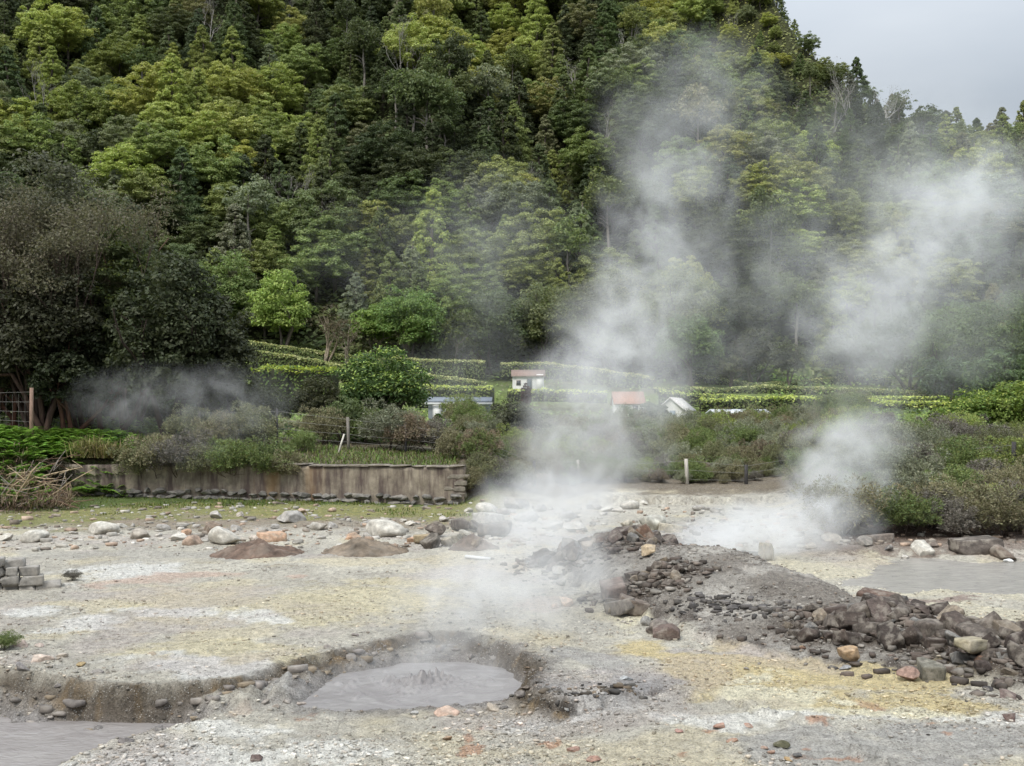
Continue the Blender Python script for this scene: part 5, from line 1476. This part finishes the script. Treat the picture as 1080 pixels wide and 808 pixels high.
PALE_T = (.54, .54, .26); YT = (.60, .66, .20)
hedge([(262, 163, 364), (320, 162, 372), (372, 160, 380), (440, 158, 383), (512, 157, 385)], 1.9, 1.4, 'long upper hedge curving below the fresh-green trees', 1, top=PALE_T)
hedge([(272, 152, 374), (330, 150, 383), (358, 148, 390), (395, 147, 392)], 1.8, 1.3, 'short hedge below the long upper one', 2, top=PALE_T)
hedge([(268, 74, 386), (305, 74, 386), (355, 75, 388)], 2.3, 2.2, 'thick bright-topped hedge block behind the twiggy shrubs', 3, color=(.12, .18, .045), top=(.36, .42, .07), leaf=.1, dens=26)
hedge([(436, 140, 397), (470, 139, 402), (512, 138, 408)], 1.5, 1.3, 'middle hedge sloping above the flat-roofed house', 4, top=PALE_T)
hedge([(440, 122, 411), (475, 121, 413), (520, 120, 413)], 1.9, 1.5, 'hedge directly behind the flat-roofed house', 5, top=YT)
hedge([(528, 158, 387), (578, 157, 387), (640, 156, 395), (690, 155, 402)], 1.6, 1.3, 'hedge behind the white hut', 6, top=PALE_T)
hedge([(536, 132, 416), (580, 131, 416), (640, 130, 418)], 1.0, 1.2, 'low hedge in front of the white hut', 7, top=YT)
hedge([(726, 165, 397), (758, 163, 403), (795, 160, 409), (850, 161, 405), (900, 162, 401), (940, 160, 402)], 1.6, 1.3, 'uppermost winding hedge under the meadow', 8, top=PALE_T)
hedge([(690, 150, 413), (765, 149, 414), (800, 150, 411), (860, 149, 413), (940, 147, 416), (1025, 145, 420)], 1.6, 1.3, 'second winding hedge crossing below the uppermost one', 9, top=PALE_T)
hedge([(695, 137, 416), (740, 136, 421), (800, 135, 424)], 1.6, 1.3, 'short sloping hedge above the white gable', 10, top=YT)
hedge([(738, 122, 426), (800, 121, 424), (858, 121, 424), (935, 120, 428)], 2.0, 1.5, 'straight yellow-topped hedge above the long pale roof', 11, top=YT)
hedge([(918, 126, 424), (960, 125, 424), (1022, 124, 424)], 1.7, 1.4, 'yellow-topped hedge behind the steam toward the glossy bushes', 12, top=YT)
hedge([(930, 108, 430), (975, 107, 430), (1018, 106, 429)], 2.2, 1.6, 'lowest tall hedge before the glossy bushes', 13, top=YT)
hedge([(955, 66, 460), (985, 66, 461), (1008, 66, 463)], 1.6, 2.0, 'light green hedge stub beside the glossy bushes', 14, color=(.16, .18, .06), top=(.28, .30, .09), leaf=.08, dens=30)
hedge([(590, 95, 449), (660, 94, 450), (735, 92, 450)], 1.0, 1.2, 'low hedge in the steam below the orange roof', 15, top=YT)

# ------------------------------------------------------------------ buildings
def gable(name, px, d, wpx, wall_h, roof_h, depth, label, roof_col, wall_col=(.78, .77, .74), zb=None, base_py=None, ridge='x', rz=0.0):
    x = at_depth(px, d); z = (z_at(base_py, d) if base_py else Hs(x, d)); w = wpx * d / F
    root = link(name, None, None, (x, d, z), (0, 0, rz)); tag(root, label, 'house', 'garden buildings')
    b = MB(); hz = Hs(x, d) - z - .6
    A, D2 = w / 2, depth / 2
    if ridge == 'x':
        b.add([(-A, -D2, hz), (A, -D2, hz), (A, D2, hz), (-A, D2, hz), (-A, -D2, wall_h), (A, -D2, wall_h), (A, D2, wall_h), (-A, D2, wall_h), (-A, 0, wall_h + roof_h), (A, 0, wall_h + roof_h)],
              [[0, 1, 5, 4], [1, 2, 6, 5], [2, 3, 7, 6], [3, 0, 4, 7]], [[5, 6, 9], [7, 4, 8]])
    else:
        b.add([(-A, -D2, hz), (A, -D2, hz), (A, D2, hz), (-A, D2, hz), (-A, -D2, wall_h), (A, -D2, wall_h), (A, D2, wall_h), (-A, D2, wall_h), (0, -D2, wall_h + roof_h), (0, D2, wall_h + roof_h)],
              [[0, 1, 5, 4], [1, 2, 6, 5], [2, 3, 7, 6], [3, 0, 4, 7]], [[4, 5, 8], [6, 7, 9]])
    link('wall', b.mesh('wall', M_paint), root, color=wall_col)
    b = MB(); e = .18; t = .12
    for s in (-1, 1):
        if ridge == 'x':
            p = [(-A - e, s * (D2 + e), wall_h - roof_h * e / D2), (A + e, s * (D2 + e), wall_h - roof_h * e / D2), (A + e, 0, wall_h + roof_h), (-A - e, 0, wall_h + roof_h)]
        else:
            p = [(s * (A + e), -D2 - e, wall_h - roof_h * e / A), (s * (A + e), D2 + e, wall_h - roof_h * e / A), (0, D2 + e, wall_h + roof_h), (0, -D2 - e, wall_h + roof_h)]
        p = np.array(p) + np.array([0, 0, .03])
        V = np.concatenate([p, p + np.array([0, 0, t])])
        b.add(V, [[0, 1, 2, 3], [4, 7, 6, 5], [0, 4, 5, 1], [1, 5, 6, 2], [2, 6, 7, 3], [3, 7, 4, 0]])
    link('roof', b.mesh('roof', M_tile), root, color=roof_col)
    return root, w


def panel(root, name, x, z, w, h, y, mat, color=None, t=.06, parent=None):
    b = MB(); b.box((x, y, z), (w, t, h)); return link(name, b.mesh(name, mat), parent or root, color=color)


g, w = gable('white_hut', 557, 148, 33, 2.1, .75, 3.2, 'white hut with brown tiled roof and dark doorway on the terrace', (.24, .17, .14), base_py=413.5)
dr = panel(g, 'door', .15, .85, .62, 1.7, -1.63, M_paint, (.10, .12, .13)); panel(g, 'door_frame', .15, .88, .82, 1.85, -1.61, M_paint, (.5, .48, .44), .05, dr)
wi = panel(g, 'window', -1.3, 1.2, .5, .6, -1.63, M_glass); panel(g, 'window_frame', -1.3, 1.2, .64, .74, -1.61, M_paint, (.4, .36, .32), .05, wi)
panel(g, 'eaves_board', 0, 2.06, w + .3, .1, -1.84, M_paint, (.3, .25, .22), .05)
panel(g, 'gable_wall', w / 2 - .55, 1.2, .9, 2.3, -1.62, M_white)
g, w = gable('flat_roofed_house', 486, 92, 62, 1.75, .35, 7, 'low grey-walled house with flat bluish roof and white door', (.19, .215, .25), (.22, .24, .26), base_py=447)
dr = panel(g, 'door', -1.75, .85, .5, 1.65, -3.54, M_paint, (.75, .74, .72)); panel(g, 'door_frame', -1.75, .87, .7, 1.75, -3.52, M_paint, (.55, .55, .54), .05, dr)
wi = panel(g, 'window', -.6, 1.0, .9, .9, -3.54, M_glass); panel(g, 'window_frame', -.6, 1.0, 1.05, 1.05, -3.52, M_paint, (.6, .6, .6), .05, wi)
panel(g, 'fascia', 0, 1.66, w + .5, .16, -3.75, M_paint, (.62, .63, .63), .06)
g, w = gable('orange_roofed_house', 662, 118, 30, 1.1, 1.2, 4, 'white house with orange tiled roof, half hidden in steam', (.36, .20, .14), base_py=437)
wi = panel(g, 'window', .6, .6, .5, .6, -2.04, M_glass); panel(g, 'window_frame', .6, .6, .62, .72, -2.02, M_paint, (.5, .48, .45), .05, wi)
panel(g, 'window', -.5, .6, .5, .6, -2.04, M_glass)
g, w = gable('white_gabled_shed', 713, 100, 27, .9, 1.0, 5, 'small whitewashed shed turning its gable to the mineral flat', (.50, .48, .45), (.62, .61, .58), base_py=443, ridge='y', rz=-.35)
panel(g, 'door', .2, .4, .5, .9, -2.54, M_paint, (.20, .24, .26))
g, w = gable('long_low_building', 778, 92, 54, .7, .3, 4, 'long low building with pale metal roof behind the heath', (.58, .60, .62), (.45, .45, .44), base_py=446)
panel(g, 'window', -.5, .3, 1.2, .4, -2.04, M_glass)
# black domed cover
x = at_depth(814, 90); b = MB(); n = 14
V = [(math.cos(a) * 1.0 * math.cos(e), math.sin(a) * 1.4 * math.cos(e), math.sin(e) * .55) for e in np.linspace(0, 1.45, 6) for a in np.linspace(0, 2 * np.pi, n, endpoint=False)]
b.add(V, [[i * n + j, i * n + (j + 1) % n, (i + 1) * n + (j + 1) % n, (i + 1) * n + j] for i in range(5) for j in range(n)])
root = link('domed_shelter', None, None, (x, 90, z_at(446, 90))); tag(root, 'black domed shelter beside the long pale roof', 'shelter')
link('cover', b.mesh('cover', M_paint, True), root, color=(.04, .042, .045))
b = MB(); b.box((0, 0, -.2), (2.0, 2.6, .4)); link('base', b.mesh('base', M_paint), root, color=(.25, .26, .24))
# paved path by the flat-roofed house
b = MB(); b.box((0, 0, 0), (3.2, .8, .2), -.35); x = at_depth(478, 80)
structure(link('garden_path', b.mesh('garden_path', M_white), None, (x, 80, Hs(x, 80) + .05)))
x = at_depth(470, 70)
A, B = np.meshgrid(np.linspace(-3.2, 3.2, 12), np.linspace(-6, 6, 12)); A = A.ravel() + x; B = B.ravel() + 70
i = np.arange(121); k = (i // 11) * 12 + i % 11
structure(link('lawn', mk_mesh('lawn', np.stack([A, B, H(A, B) + .06], 1), np.stack([k, k + 1, k + 13, k + 12], 1), None, M_soil, np.tile((.10, .20, .03), (144, 1)))))

# ------------------------------------------------------------------ fences
def fence(name, posts, label, wires=3, mesh=False, low=.25):
    P = []
    for px, d, top, w, c, lean in posts:
        x = at_depth(px, d); z = Hs(x, d); P.append((x, d, z, max(.7, z_at(top, d) - z), w, c, lean))
    o = np.array(P[0][:3]); root = link(name, None, None, o); tag(root, label, 'fence', 'post and wire fences')
    for x, d, z, h, w, c, lean in P:
        b = MB(); b.tube([(0, 0, -.4), (lean * .5, 0, h * .5), (lean, 0, h)], [w * .5, w * .5, w * .47], 7)
        link('post', b.mesh('post', M_wood), root, np.array([x, d, z]) - o, color=c)
    b = MB()
    for p, q in zip(P[:-1], P[1:]):
        for k in range(wires):
            f = low + (.93 - low) * k / max(1, wires - 1)
            a = np.array([p[0], p[1], p[2] + p[3] * f]) - o; e = np.array([q[0], q[1], q[2] + q[3] * f]) - o
            mid = (a + e) / 2 - np.array([0, 0, .012])
            b.tube([a, mid, e], [.0055] * 3, 3, cap=False)
        if mesh:
            nv = int(np.hypot(q[0] - p[0], q[1] - p[1]) / .22)
            for k in range(1, nv):
                a = np.array(p[:3]) + (np.array(q[:3]) - np.array(p[:3])) * k / nv - o
                hh = p[3] + (q[3] - p[3]) * k / nv
                b.tube([a + UP * .15, a + UP * hh * .9], [.004] * 2, 3, cap=False)
    link('wires', b.mesh('wires', M_wire), root)


BR, DK, GY, PW = (.22, .15, .11), (.055, .052, .052), (.20, .18, .155), (.42, .39, .34)
fence('mesh_fence', [(-60, 39.6, 412, .13, BR, 0), (33, 39.6, 409, .15, (.24, .16, .12), .01)], 'rusty mesh fence ending at a brown post behind the ferns', 6, True, .1)
fence('wire_fence', [(210, 40.5, 433, .12, GY, 0), (292, 40.5, 431, .10, DK, 0), (368, 40.5, 440, .12, GY, -.05), (428, 40, 447, .09, DK, 0), (496, 39.5, 458, .11, DK, 0), (563, 40, 486, .08, DK, 0)],
      'wire fence along the terrace with grey and dark posts', 4)
fence('wire_fence', [(563.5, 40.3, 486, .13, DK, 0), (611, 40.5, 485, .12, PW, -.05), (660, 40, 496, .13, DK, 0), (725, 39.5, 484, .14, PW, -.05), (787, 39.5, 496, .13, DK, 0), (850, 39, 484, .13, DK, 0), (976, 34.5, 487, .12, GY, 0), (1069, 31.5, 466, .14, DK, .01), (1160, 31, 470, .12, DK, 0)],
      'post and wire fence crossing behind the vents to the heath bank', 3, False, .2)
b = MB(); b.tube([(0, 0, -.1), (.12, 0, .35), (.24, 0, .72)], [.035, .033, .03], 6); x = at_depth(356, 39.2)
tag(link('leaning_stick', b.mesh('leaning_stick', M_wood), None, (x, 39.2, Hs(x, 39.2)), None, None, (.62, .58, .50)), 'pale leaning stick on the grass above the wall', 'stick')

# ------------------------------------------------------------------ ferns, grasses, dead branches
def ferns():
    r = np.random.default_rng(88); V = []; C = []
    n = 760
    for i in range(n):
        px = r.uniform(-70, 132); d = r.uniform(34.6, 40.2)
        x = at_depth(px, d)
        if px > 40: d = wall_y(x) + r.uniform(-.1, 3.2); x = at_depth(px, d)
        z = Hs(x, d)
        for k in range(r.integers(5, 9)):
            a = r.uniform(0, 6.28); L_ = r.uniform(.4, .75); m = 11
            t = np.linspace(.12, 1, m); out = L_ * np.sin(t * 1.35) * .75; hgt = L_ * (.95 * t - .55 * t ** 2.4)
            ctr = np.stack([x + out * math.cos(a), d + out * math.sin(a), z + hgt], 1)
            side = np.array([-math.sin(a), math.cos(a), 0]); wd = .16 * L_ / .6 * np.sin(np.pi * np.clip(t * .93, 0, 1)) ** .7
            fw = np.array([math.cos(a), math.sin(a), .1]) * .035
            for s in (-1, 1):
                tip = ctr + side * s * wd[:, None] + fw * .8 - UP * (wd * .25)[:, None]
                q = np.stack([ctr - fw, (ctr + tip) / 2 - fw * .9, tip, (ctr + tip) / 2 + fw * .9], 1)
                V.append(q.reshape(-1, 3)); cc = np.array((.19, .33, .055)) * r.uniform(.65, 1.25); C.append(np.tile(cc, (m * 4, 1)))
    V = np.concatenate(V); C = np.concatenate(C)
    tag(link('ferns', mk_mesh('ferns', V, np.arange(len(V)).reshape(-1, 4), None, M_leafA, C)), 'bright green ferns covering the bank at the wall end', 'ferns', None, 'stuff')


ferns()


def blades(name, pts, hmin, hmax, wid, cols, label, seed, lean=.5, kind='stuff', cat='grass'):
    r = np.random.default_rng(seed); n = len(pts)
    h = r.uniform(hmin, hmax, (n, 1)); a = r.uniform(0, 6.28, n); dr = np.stack([np.cos(a), np.sin(a), np.zeros(n)], 1); sd = np.stack([-np.sin(a), np.cos(a), np.zeros(n)], 1)
    ln = np.abs(r.normal(0, lean, (n, 1)))
    m = pts + UP * h * .6 + dr * h * ln * .4; e = pts + UP * h * (1 - .3 * ln) + dr * h * ln
    V = np.stack([pts - sd * wid, pts + sd * wid, m + sd * wid * .7, e, m - sd * wid * .7], 1).reshape(-1, 3)
    b = np.arange(n) * 5
    Q = np.stack([b, b + 1, b + 2, b + 4], 1); T = np.stack([b + 4, b + 2, b + 3], 1)
    c = np.array(cols)[r.integers(0, len(cols), n)] * r.uniform(.7, 1.3, (n, 1))
    return tag(link(name, mk_mesh(name, V, Q, T, M_leafA, np.repeat(c, 5, 0))), label, cat, None, kind)


r6 = np.random.default_rng(66)
n = 16000; d = r6.uniform(31.5, 38, n); px = r6.uniform(-30, 505, n); x = at_depth(px, d)
k = (fbm(x * .6, d * .6, oct=3, seed=102) + ss(32, 37.5, d) * .9 - .35 > r6.random(n) * .5) & (d < wall_y(x) - .05)
x, d = x[k], d[k]
blades('grass', np.stack([x, d, H(x, d)], 1), .03, .12, .012, [(.12, .15, .035), (.19, .18, .06), (.09, .14, .025)], 'short olive grass along the foot of the plaster wall', 1)
n = 9000; px = r6.uniform(60, 482, n); x = at_depth(px, 37.); d = wall_y(x) + r6.uniform(.15, 4.5, n)
blades('terrace_grass', np.stack([x, d, H(x, d)], 1), .06, .24, .014, [(.12, .19, .045), (.15, .22, .05), (.17, .16, .07), (.2, .17, .1)], 'green grass on the terrace edge above the wall', 2, .9)
x0 = at_depth(93, 38.4); n = 420
p = np.stack([x0 + r6.normal(0, .22, n), wall_y(x0) + .4 + r6.normal(0, .25, n), np.zeros(n)], 1); p[:, 2] = Hs(x0, wall_y(x0) + .8)
blades('tall_grass_tuft', p, .3, 1.0, .016, [(.24, .23, .08), (.15, .18, .05), (.32, .27, .14)], 'straw-coloured tall grass tuft drooping over the wall end', 3, .9, None, 'grass tuft')
n = 300; x0 = at_depth(114, 38.2)
p = np.stack([x0 + r6.normal(0, .3, n), wall_y(x0) + .3 + r6.normal(0, .2, n), np.zeros(n)], 1); p[:, 2] = Hs(x0, wall_y(x0) + .8)
blades('tall_grass_tuft', p, .3, .8, .016, [(.28, .22, .12), (.2, .19, .08)], 'dry brown grass tuft next to the taller straw-coloured one', 4, 1.3, None, 'grass tuft')
x, d = ground_at(4, 682)
for nm, px, py, s, c, lab in (('tiny_bush', 4, 683, .28, 'green', 'tiny green bush at the edge by the pink stones'), ('tiny_bush', 76, 614, .22, 'purplish brown', 'small grey-brown bush beside the dry stone wall')):
    xx, dd = ground_at(px, py); f, st = HEATH[2]
    root = link(nm, None, None, (xx, dd, Hs(xx, dd)), None, (s, s, s * .7)); link('foliage', f, root, color=HCOL[c]); link('stems', st, root, color=(.1, .08, .06)); tag(root, lab, 'bush')

# heaped dead branches at the wall end
items = []
for i in range(26):
    px = r6.uniform(-25, 62); d = r6.uniform(34.2, 36.6); x = at_depth(px, d); z = Hs(x, d)
    a = r6.uniform(-.6, .9); L_ = r6.uniform(.7, 1.9); el = r6.uniform(-.1, .9)
    b = MB(); dr = np.array([math.cos(a) * math.cos(el), -.25, math.sin(el)])
    pts = [np.zeros(3)]
    for k in range(4): pts.append(pts[-1] + dr * L_ / 4 + r6.normal(0, .06, 3))
    rad = r6.uniform(.02, .045); b.tube(pts, np.linspace(rad, rad * .35, 5), 5)
    for k in range(3):
        q = pts[r6.integers(1, 4)]; b.tube([q, q + r6.normal(0, .22, 3), q + r6.normal(0, .35, 3)], [rad * .5, rad * .4, rad * .2], 4)
    cn = r6.choice(['pale straw', 'brown', 'grey'], p=[.4, .35, .25]); cc = {'pale straw': (.36, .28, .18), 'brown': (.17, .11, .075), 'grey': (.24, .21, .18)}[cn]
    o = link('dead_branch', b.mesh('dead_branch', M_bark, True), None, (x, d, z + r6.uniform(.0, .45)), None, None, cc); tag(o, '', 'branch', 'dead branches heaped at the wall end')
    items.append(dict(o=o, c=cn, x=x))
rank_labels(items, lambda i: i['x'], lambda c, k: '%s dead branch heaped below the ferns, %s such toward the wall' % (c, k or 'only'))
n = 2000; px = r6.uniform(-40, 75, n); d = r6.uniform(33.8, 37.6, n); x = at_depth(px, d)
k = d < wall_y(x) - .1 + 1.5 * (px < 30); x, d = x[k], d[k]
p = np.stack([x, d, H(x, d) + r6.uniform(0, .35, len(x))], 1)
blades('brushwood', p, .1, .42, .012, [(.2, .14, .1), (.12, .08, .06), (.3, .24, .16)], 'brown brushwood and dry stalks under the dead branches', 5, 2.2, 'stuff', 'brushwood')
x0 = at_depth(60, 37.6); f, st = HEATH[1]
root = link('heath_bush', None, None, (x0, wall_y(x0) - .1, .45), (0, 0, 1), (1.15, .7, .8)); link('foliage', f, root, color=(.05, .045, .025)); link('stems', st, root, color=(.08, .06, .05)); tag(root, 'dark bush hanging in front of the wall end', 'bush', 'bushes along the wall top')  # foliage coloured darker than the other heath bushes

# ------------------------------------------------------------------ steam
def steam(name, blobs, dens, label, nscale=.55, seed=0.0, warp=.9, lo=.36, hi=.68, step=.32, voxel=None, col=(.985, .99, .99)):
    """blobs: (px, py, depth, half width px, half height px, strength, half depth in metres or None)"""
    B = []
    for px, py, d, rx, rz, s, *ry in blobs:
        c = np.array([at_depth(px, d), d, z_at(py, d)]); R = np.array([rx * d / F, 0, rz * d / F]); R[1] = ry[0] if ry and ry[0] else R[0]
        B.append((c, R, s))
    o = B[0][0].copy()
    m, nt, out, N, L = new_mat(name + '_vapour')
    tc = N('ShaderNodeTexCoord'); P = tc.outputs['Object']
    of = N('ShaderNodeVectorMath', operation='ADD'); L(P, of.inputs[0]); of.inputs[1].default_value = (seed, seed * .7, seed * 1.3)
    wn = N('ShaderNodeTexNoise', i_Scale=nscale * .9, i_Detail=3.0); L(of.outputs[0], wn.inputs[0])
    sb = N('ShaderNodeVectorMath', operation='SUBTRACT'); L(wn.outputs['Color'], sb.inputs[0]); sb.inputs[1].default_value = (.5, .5, .5)
    wa = N('ShaderNodeVectorMath', operation='MULTIPLY_ADD'); L(sb.outputs[0], wa.inputs[0]); wa.inputs[1].default_value = (warp * 2,) * 3; L(P, wa.inputs[2])
    tot = None
    for c, R, s in B:
        ma = N('ShaderNodeVectorMath', operation='MULTIPLY_ADD'); L(wa.outputs[0], ma.inputs[0])
        ma.inputs[1].default_value = 1 / R; ma.inputs[2].default_value = -(c - o) / R
        ln = N('ShaderNodeVectorMath', operation='DOT_PRODUCT'); L(ma.outputs[0], ln.inputs[0]); L(ma.outputs[0], ln.inputs[1])
        mr = N('ShaderNodeMapRange', interpolation_type='SMOOTHSTEP'); L(ln.outputs['Value'], mr.inputs[0])
        mr.inputs[1].default_value = 0; mr.inputs[2].default_value = 1; mr.inputs[3].default_value = s; mr.inputs[4].default_value = 0
        if tot is None: tot = mr.outputs[0]
        else:
            ad = N('ShaderNodeMath', operation='ADD'); L(tot, ad.inputs[0]); L(mr.outputs[0], ad.inputs[1]); tot = ad.outputs[0]
    n2 = N('ShaderNodeTexNoise', i_Scale=nscale * 2.0, i_Detail=5, i_Roughness=.6, i_Distortion=.8); L(of.outputs[0], n2.inputs[0])
    mr = N('ShaderNodeMapRange', interpolation_type='SMOOTHSTEP'); L(n2.outputs[0], mr.inputs[0]); mr.inputs[1].default_value = lo; mr.inputs[2].default_value = hi; mr.inputs[3].default_value = .06; mr.inputs[4].default_value = 1.5
    mu = N('ShaderNodeMath', operation='MULTIPLY'); L(tot, mu.inputs[0]); L(mr.outputs[0], mu.inputs[1])
    m2 = N('ShaderNodeMath', operation='MULTIPLY'); L(mu.outputs[0], m2.inputs[0]); m2.inputs[1].default_value = dens
    v = N('ShaderNodeVolumePrincipled'); v.inputs['Color'].default_value = (*col, 1); v.inputs['Anisotropy'].default_value = .1
    L(m2.outputs[0], v.inputs['Density']); L(v.outputs[0], out.inputs['Volume'])
    try: m.cycles.volume_step_rate = step
    except Exception: pass
    # one closed lumpy hull round all the puffs
    b = MB()
    for c, R, s in B:
        d = CS / np.linalg.norm(CS, axis=1)[:, None]
        b.add(c - o + d * (R * 1.02 + warp * .32), CSQ)
    me = b.mesh(name, m)
    ob = link(name, me, None, o)
    ext = max(R.max() for _, R, _ in B)
    md = ob.modifiers.new('shell', 'REMESH'); md.mode = 'VOXEL'; md.voxel_size = voxel or max(.18, ext * .12)
    dg = bpy.context.evaluated_depsgraph_get(); dg.update()
    me2 = bpy.data.meshes.new_from_object(ob.evaluated_get(dg)); ob.modifiers.clear(); ob.data = me2
    if not me2.materials: me2.materials.append(m)
    return tag(ob, label, 'steam', None, 'stuff')


steam('steam_plume', [(592, 575, 23, 75, 45, .7), (600, 520, 24, 85, 55, .8), (622, 465, 25, 100, 62, 1.0), (642, 405, 26, 108, 68, 1.05), (665, 345, 27, 95, 70, .85), (690, 285, 28, 95, 70, .62), (705, 215, 29, 95, 75, .5),
                      (700, 150, 30, 85, 70, .34), (745, 85, 31, 80, 60, .3), (790, 120, 31, 60, 50, .2)], .35, 'main white steam plume rising from the vent behind the rock heap', seed=3.0)
steam('steam_plume', [(460, 700, 13.8, 150, 50, .6, 1.1), (520, 650, 15, 150, 70, .85, 1.2), (560, 600, 16.5, 120, 70, 1.0, 1.4), (570, 540, 18, 100, 60, 1.0, 1.4)], .62, 'thin mist drifting off the bubbling mud pool', seed=11.0, nscale=.8, warp=.5)
steam('steam_plume', [(765, 570, 22.5, 100, 26, 1.5, 2.0), (830, 550, 24, 110, 38, 1.2, 2.2), (880, 500, 26, 70, 62, 1.3), (910, 460, 27, 55, 50, .8)], .58, 'low white steam bank hugging the ground below a round puff', seed=21.0, nscale=.7, warp=.55)
steam('steam_plume', [(905, 405, 29, 70, 60, .35), (910, 345, 30, 85, 60, .95), (945, 290, 31, 95, 65, 1.0), (990, 235, 32, 95, 65, .8), (1040, 200, 33, 90, 60, .7), (1060, 290, 33, 70, 60, .4), (960, 200, 33, 60, 50, .4)], .31, 'tall white steam column climbing above the heath bank', seed=31.0)
steam('steam_plume', [(180, 418, 38.2, 130, 42, 1.0, 1.1), (120, 425, 38.2, 70, 32, .7, 1.0), (255, 425, 38.4, 90, 50, .7, 1.0), (200, 460, 36.6, 110, 40, .5, .8)], .13, 'grey wisp of mist lying along the top of the wall', seed=41.0, nscale=.5, warp=.5)
steam('steam_plume', [(430, 270, 60, 150, 80, .25), (510, 360, 58, 60, 110, .9), (520, 250, 60, 110, 100, .6), (470, 400, 58, 120, 50, .3)], .036, 'thin drifting haze in front of the forest left of the main plume', seed=51.0, nscale=.22, warp=1.6)
steam('steam_plume', [(830, 300, 62, 150, 110, .7), (960, 360, 62, 150, 70, .6), (1010, 250, 64, 140, 120, .7), (930, 170, 66, 170, 80, .55), (760, 390, 60, 120, 50, .4), (700, 130, 62, 90, 110, .5)], .055, 'wide veil of steam drifting before the wooded ridge', seed=61.0, nscale=.2, warp=1.8)

# ------------------------------------------------------------------ sky, light, camera, render
wd = bpy.data.worlds.new('World'); sc.world = wd; wd.use_nodes = True
nt = wd.node_tree; nt.nodes.clear()
wo = nt.nodes.new('ShaderNodeOutputWorld'); bg = nt.nodes.new('ShaderNodeBackground')
sky = nt.nodes.new('ShaderNodeTexSky'); sky.sky_type = 'NISHITA'; sky.sun_disc = False
EL, AZ = math.radians(52), math.radians(215)      # sun behind the camera, to its left
sky.sun_elevation = EL; sky.sun_rotation = AZ; sky.dust_density = 3.0
tc = nt.nodes.new('ShaderNodeTexCoord')
mp = nt.nodes.new('ShaderNodeMapping'); mp.inputs['Scale'].default_value = (1.0, 1.0, 3.0); nt.links.new(tc.outputs['Generated'], mp.inputs[0])
cn = nt.nodes.new('ShaderNodeTexNoise'); cn.inputs['Scale'].default_value = 2.2; cn.inputs['Detail'].default_value = 5; nt.links.new(mp.outputs[0], cn.inputs[0])
cr = nt.nodes.new('ShaderNodeValToRGB'); cr.color_ramp.elements[0].position = .3; cr.color_ramp.elements[0].color = (5.8, 6.5, 7.3, 1)
cr.color_ramp.elements[1].position = .75; cr.color_ramp.elements[1].color = (8.2, 8.7, 9.2, 1); nt.links.new(cn.outputs[0], cr.inputs[0])
mx = nt.nodes.new('ShaderNodeMix'); mx.data_type = 'RGBA'; mx.inputs[0].default_value = .85
nt.links.new(sky.outputs[0], mx.inputs[6]); nt.links.new(cr.outputs[0], mx.inputs[7])
sp = nt.nodes.new('ShaderNodeSeparateXYZ'); nt.links.new(tc.outputs['Generated'], sp.inputs[0])
er = nt.nodes.new('ShaderNodeMapRange'); nt.links.new(sp.outputs[2], er.inputs[0]); er.inputs[1].default_value = .25; er.inputs[2].default_value = .95
er.inputs[3].default_value = .74; er.inputs[4].default_value = 2.5         # an overcast sky is brightest overhead
vm = nt.nodes.new('ShaderNodeVectorMath'); vm.operation = 'SCALE'; nt.links.new(mx.outputs[2], vm.inputs[0]); nt.links.new(er.outputs[0], vm.inputs['Scale'])
nt.links.new(vm.outputs[0], bg.inputs[0]); bg.inputs[1].default_value = .066
nt.links.new(bg.outputs[0], wo.inputs[0])

sl = bpy.data.lights.new('sun', 'SUN'); sl.energy = 1.5; sl.angle = math.radians(14); sl.color = (1.0, .96, .89)
so = bpy.data.objects.new('sun', sl); COL.objects.link(so)
dirv = Vector((math.sin(AZ) * math.cos(EL), math.cos(AZ) * math.cos(EL), math.sin(EL)))
so.rotation_euler = dirv.to_track_quat('Z', 'Y').to_euler(); so.location = (0, -5, 60)

cam = bpy.data.cameras.new('camera'); co = bpy.data.objects.new('camera', cam); COL.objects.link(co)
co.location = (0, 0, CAMH); co.rotation_euler = (math.radians(90), 0, 0)
cam.sensor_width = 36; cam.lens = F * 36 / 1080; cam.shift_y = (HOR - 404) / 1080
cam.clip_start = .1; cam.clip_end = 2000
sc.camera = co
sc.view_settings.view_transform = 'Standard'; sc.view_settings.look = 'None'; sc.view_settings.exposure = 0.8; sc.view_settings.gamma = 1.0
cy = sc.cycles
cy.max_bounces = 5; cy.diffuse_bounces = 3; cy.glossy_bounces = 2; cy.transmission_bounces = 2; cy.volume_bounces = 3; cy.transparent_max_bounces = 8
cy.use_denoising = True
try: cy.denoiser = 'OPENIMAGEDENOISE'
except Exception: pass
cy.use_adaptive_sampling = True; cy.adaptive_threshold = .02
cy.volume_step_rate = 1.0; cy.volume_max_steps = 256
cy.caustics_reflective = False; cy.caustics_refractive = False
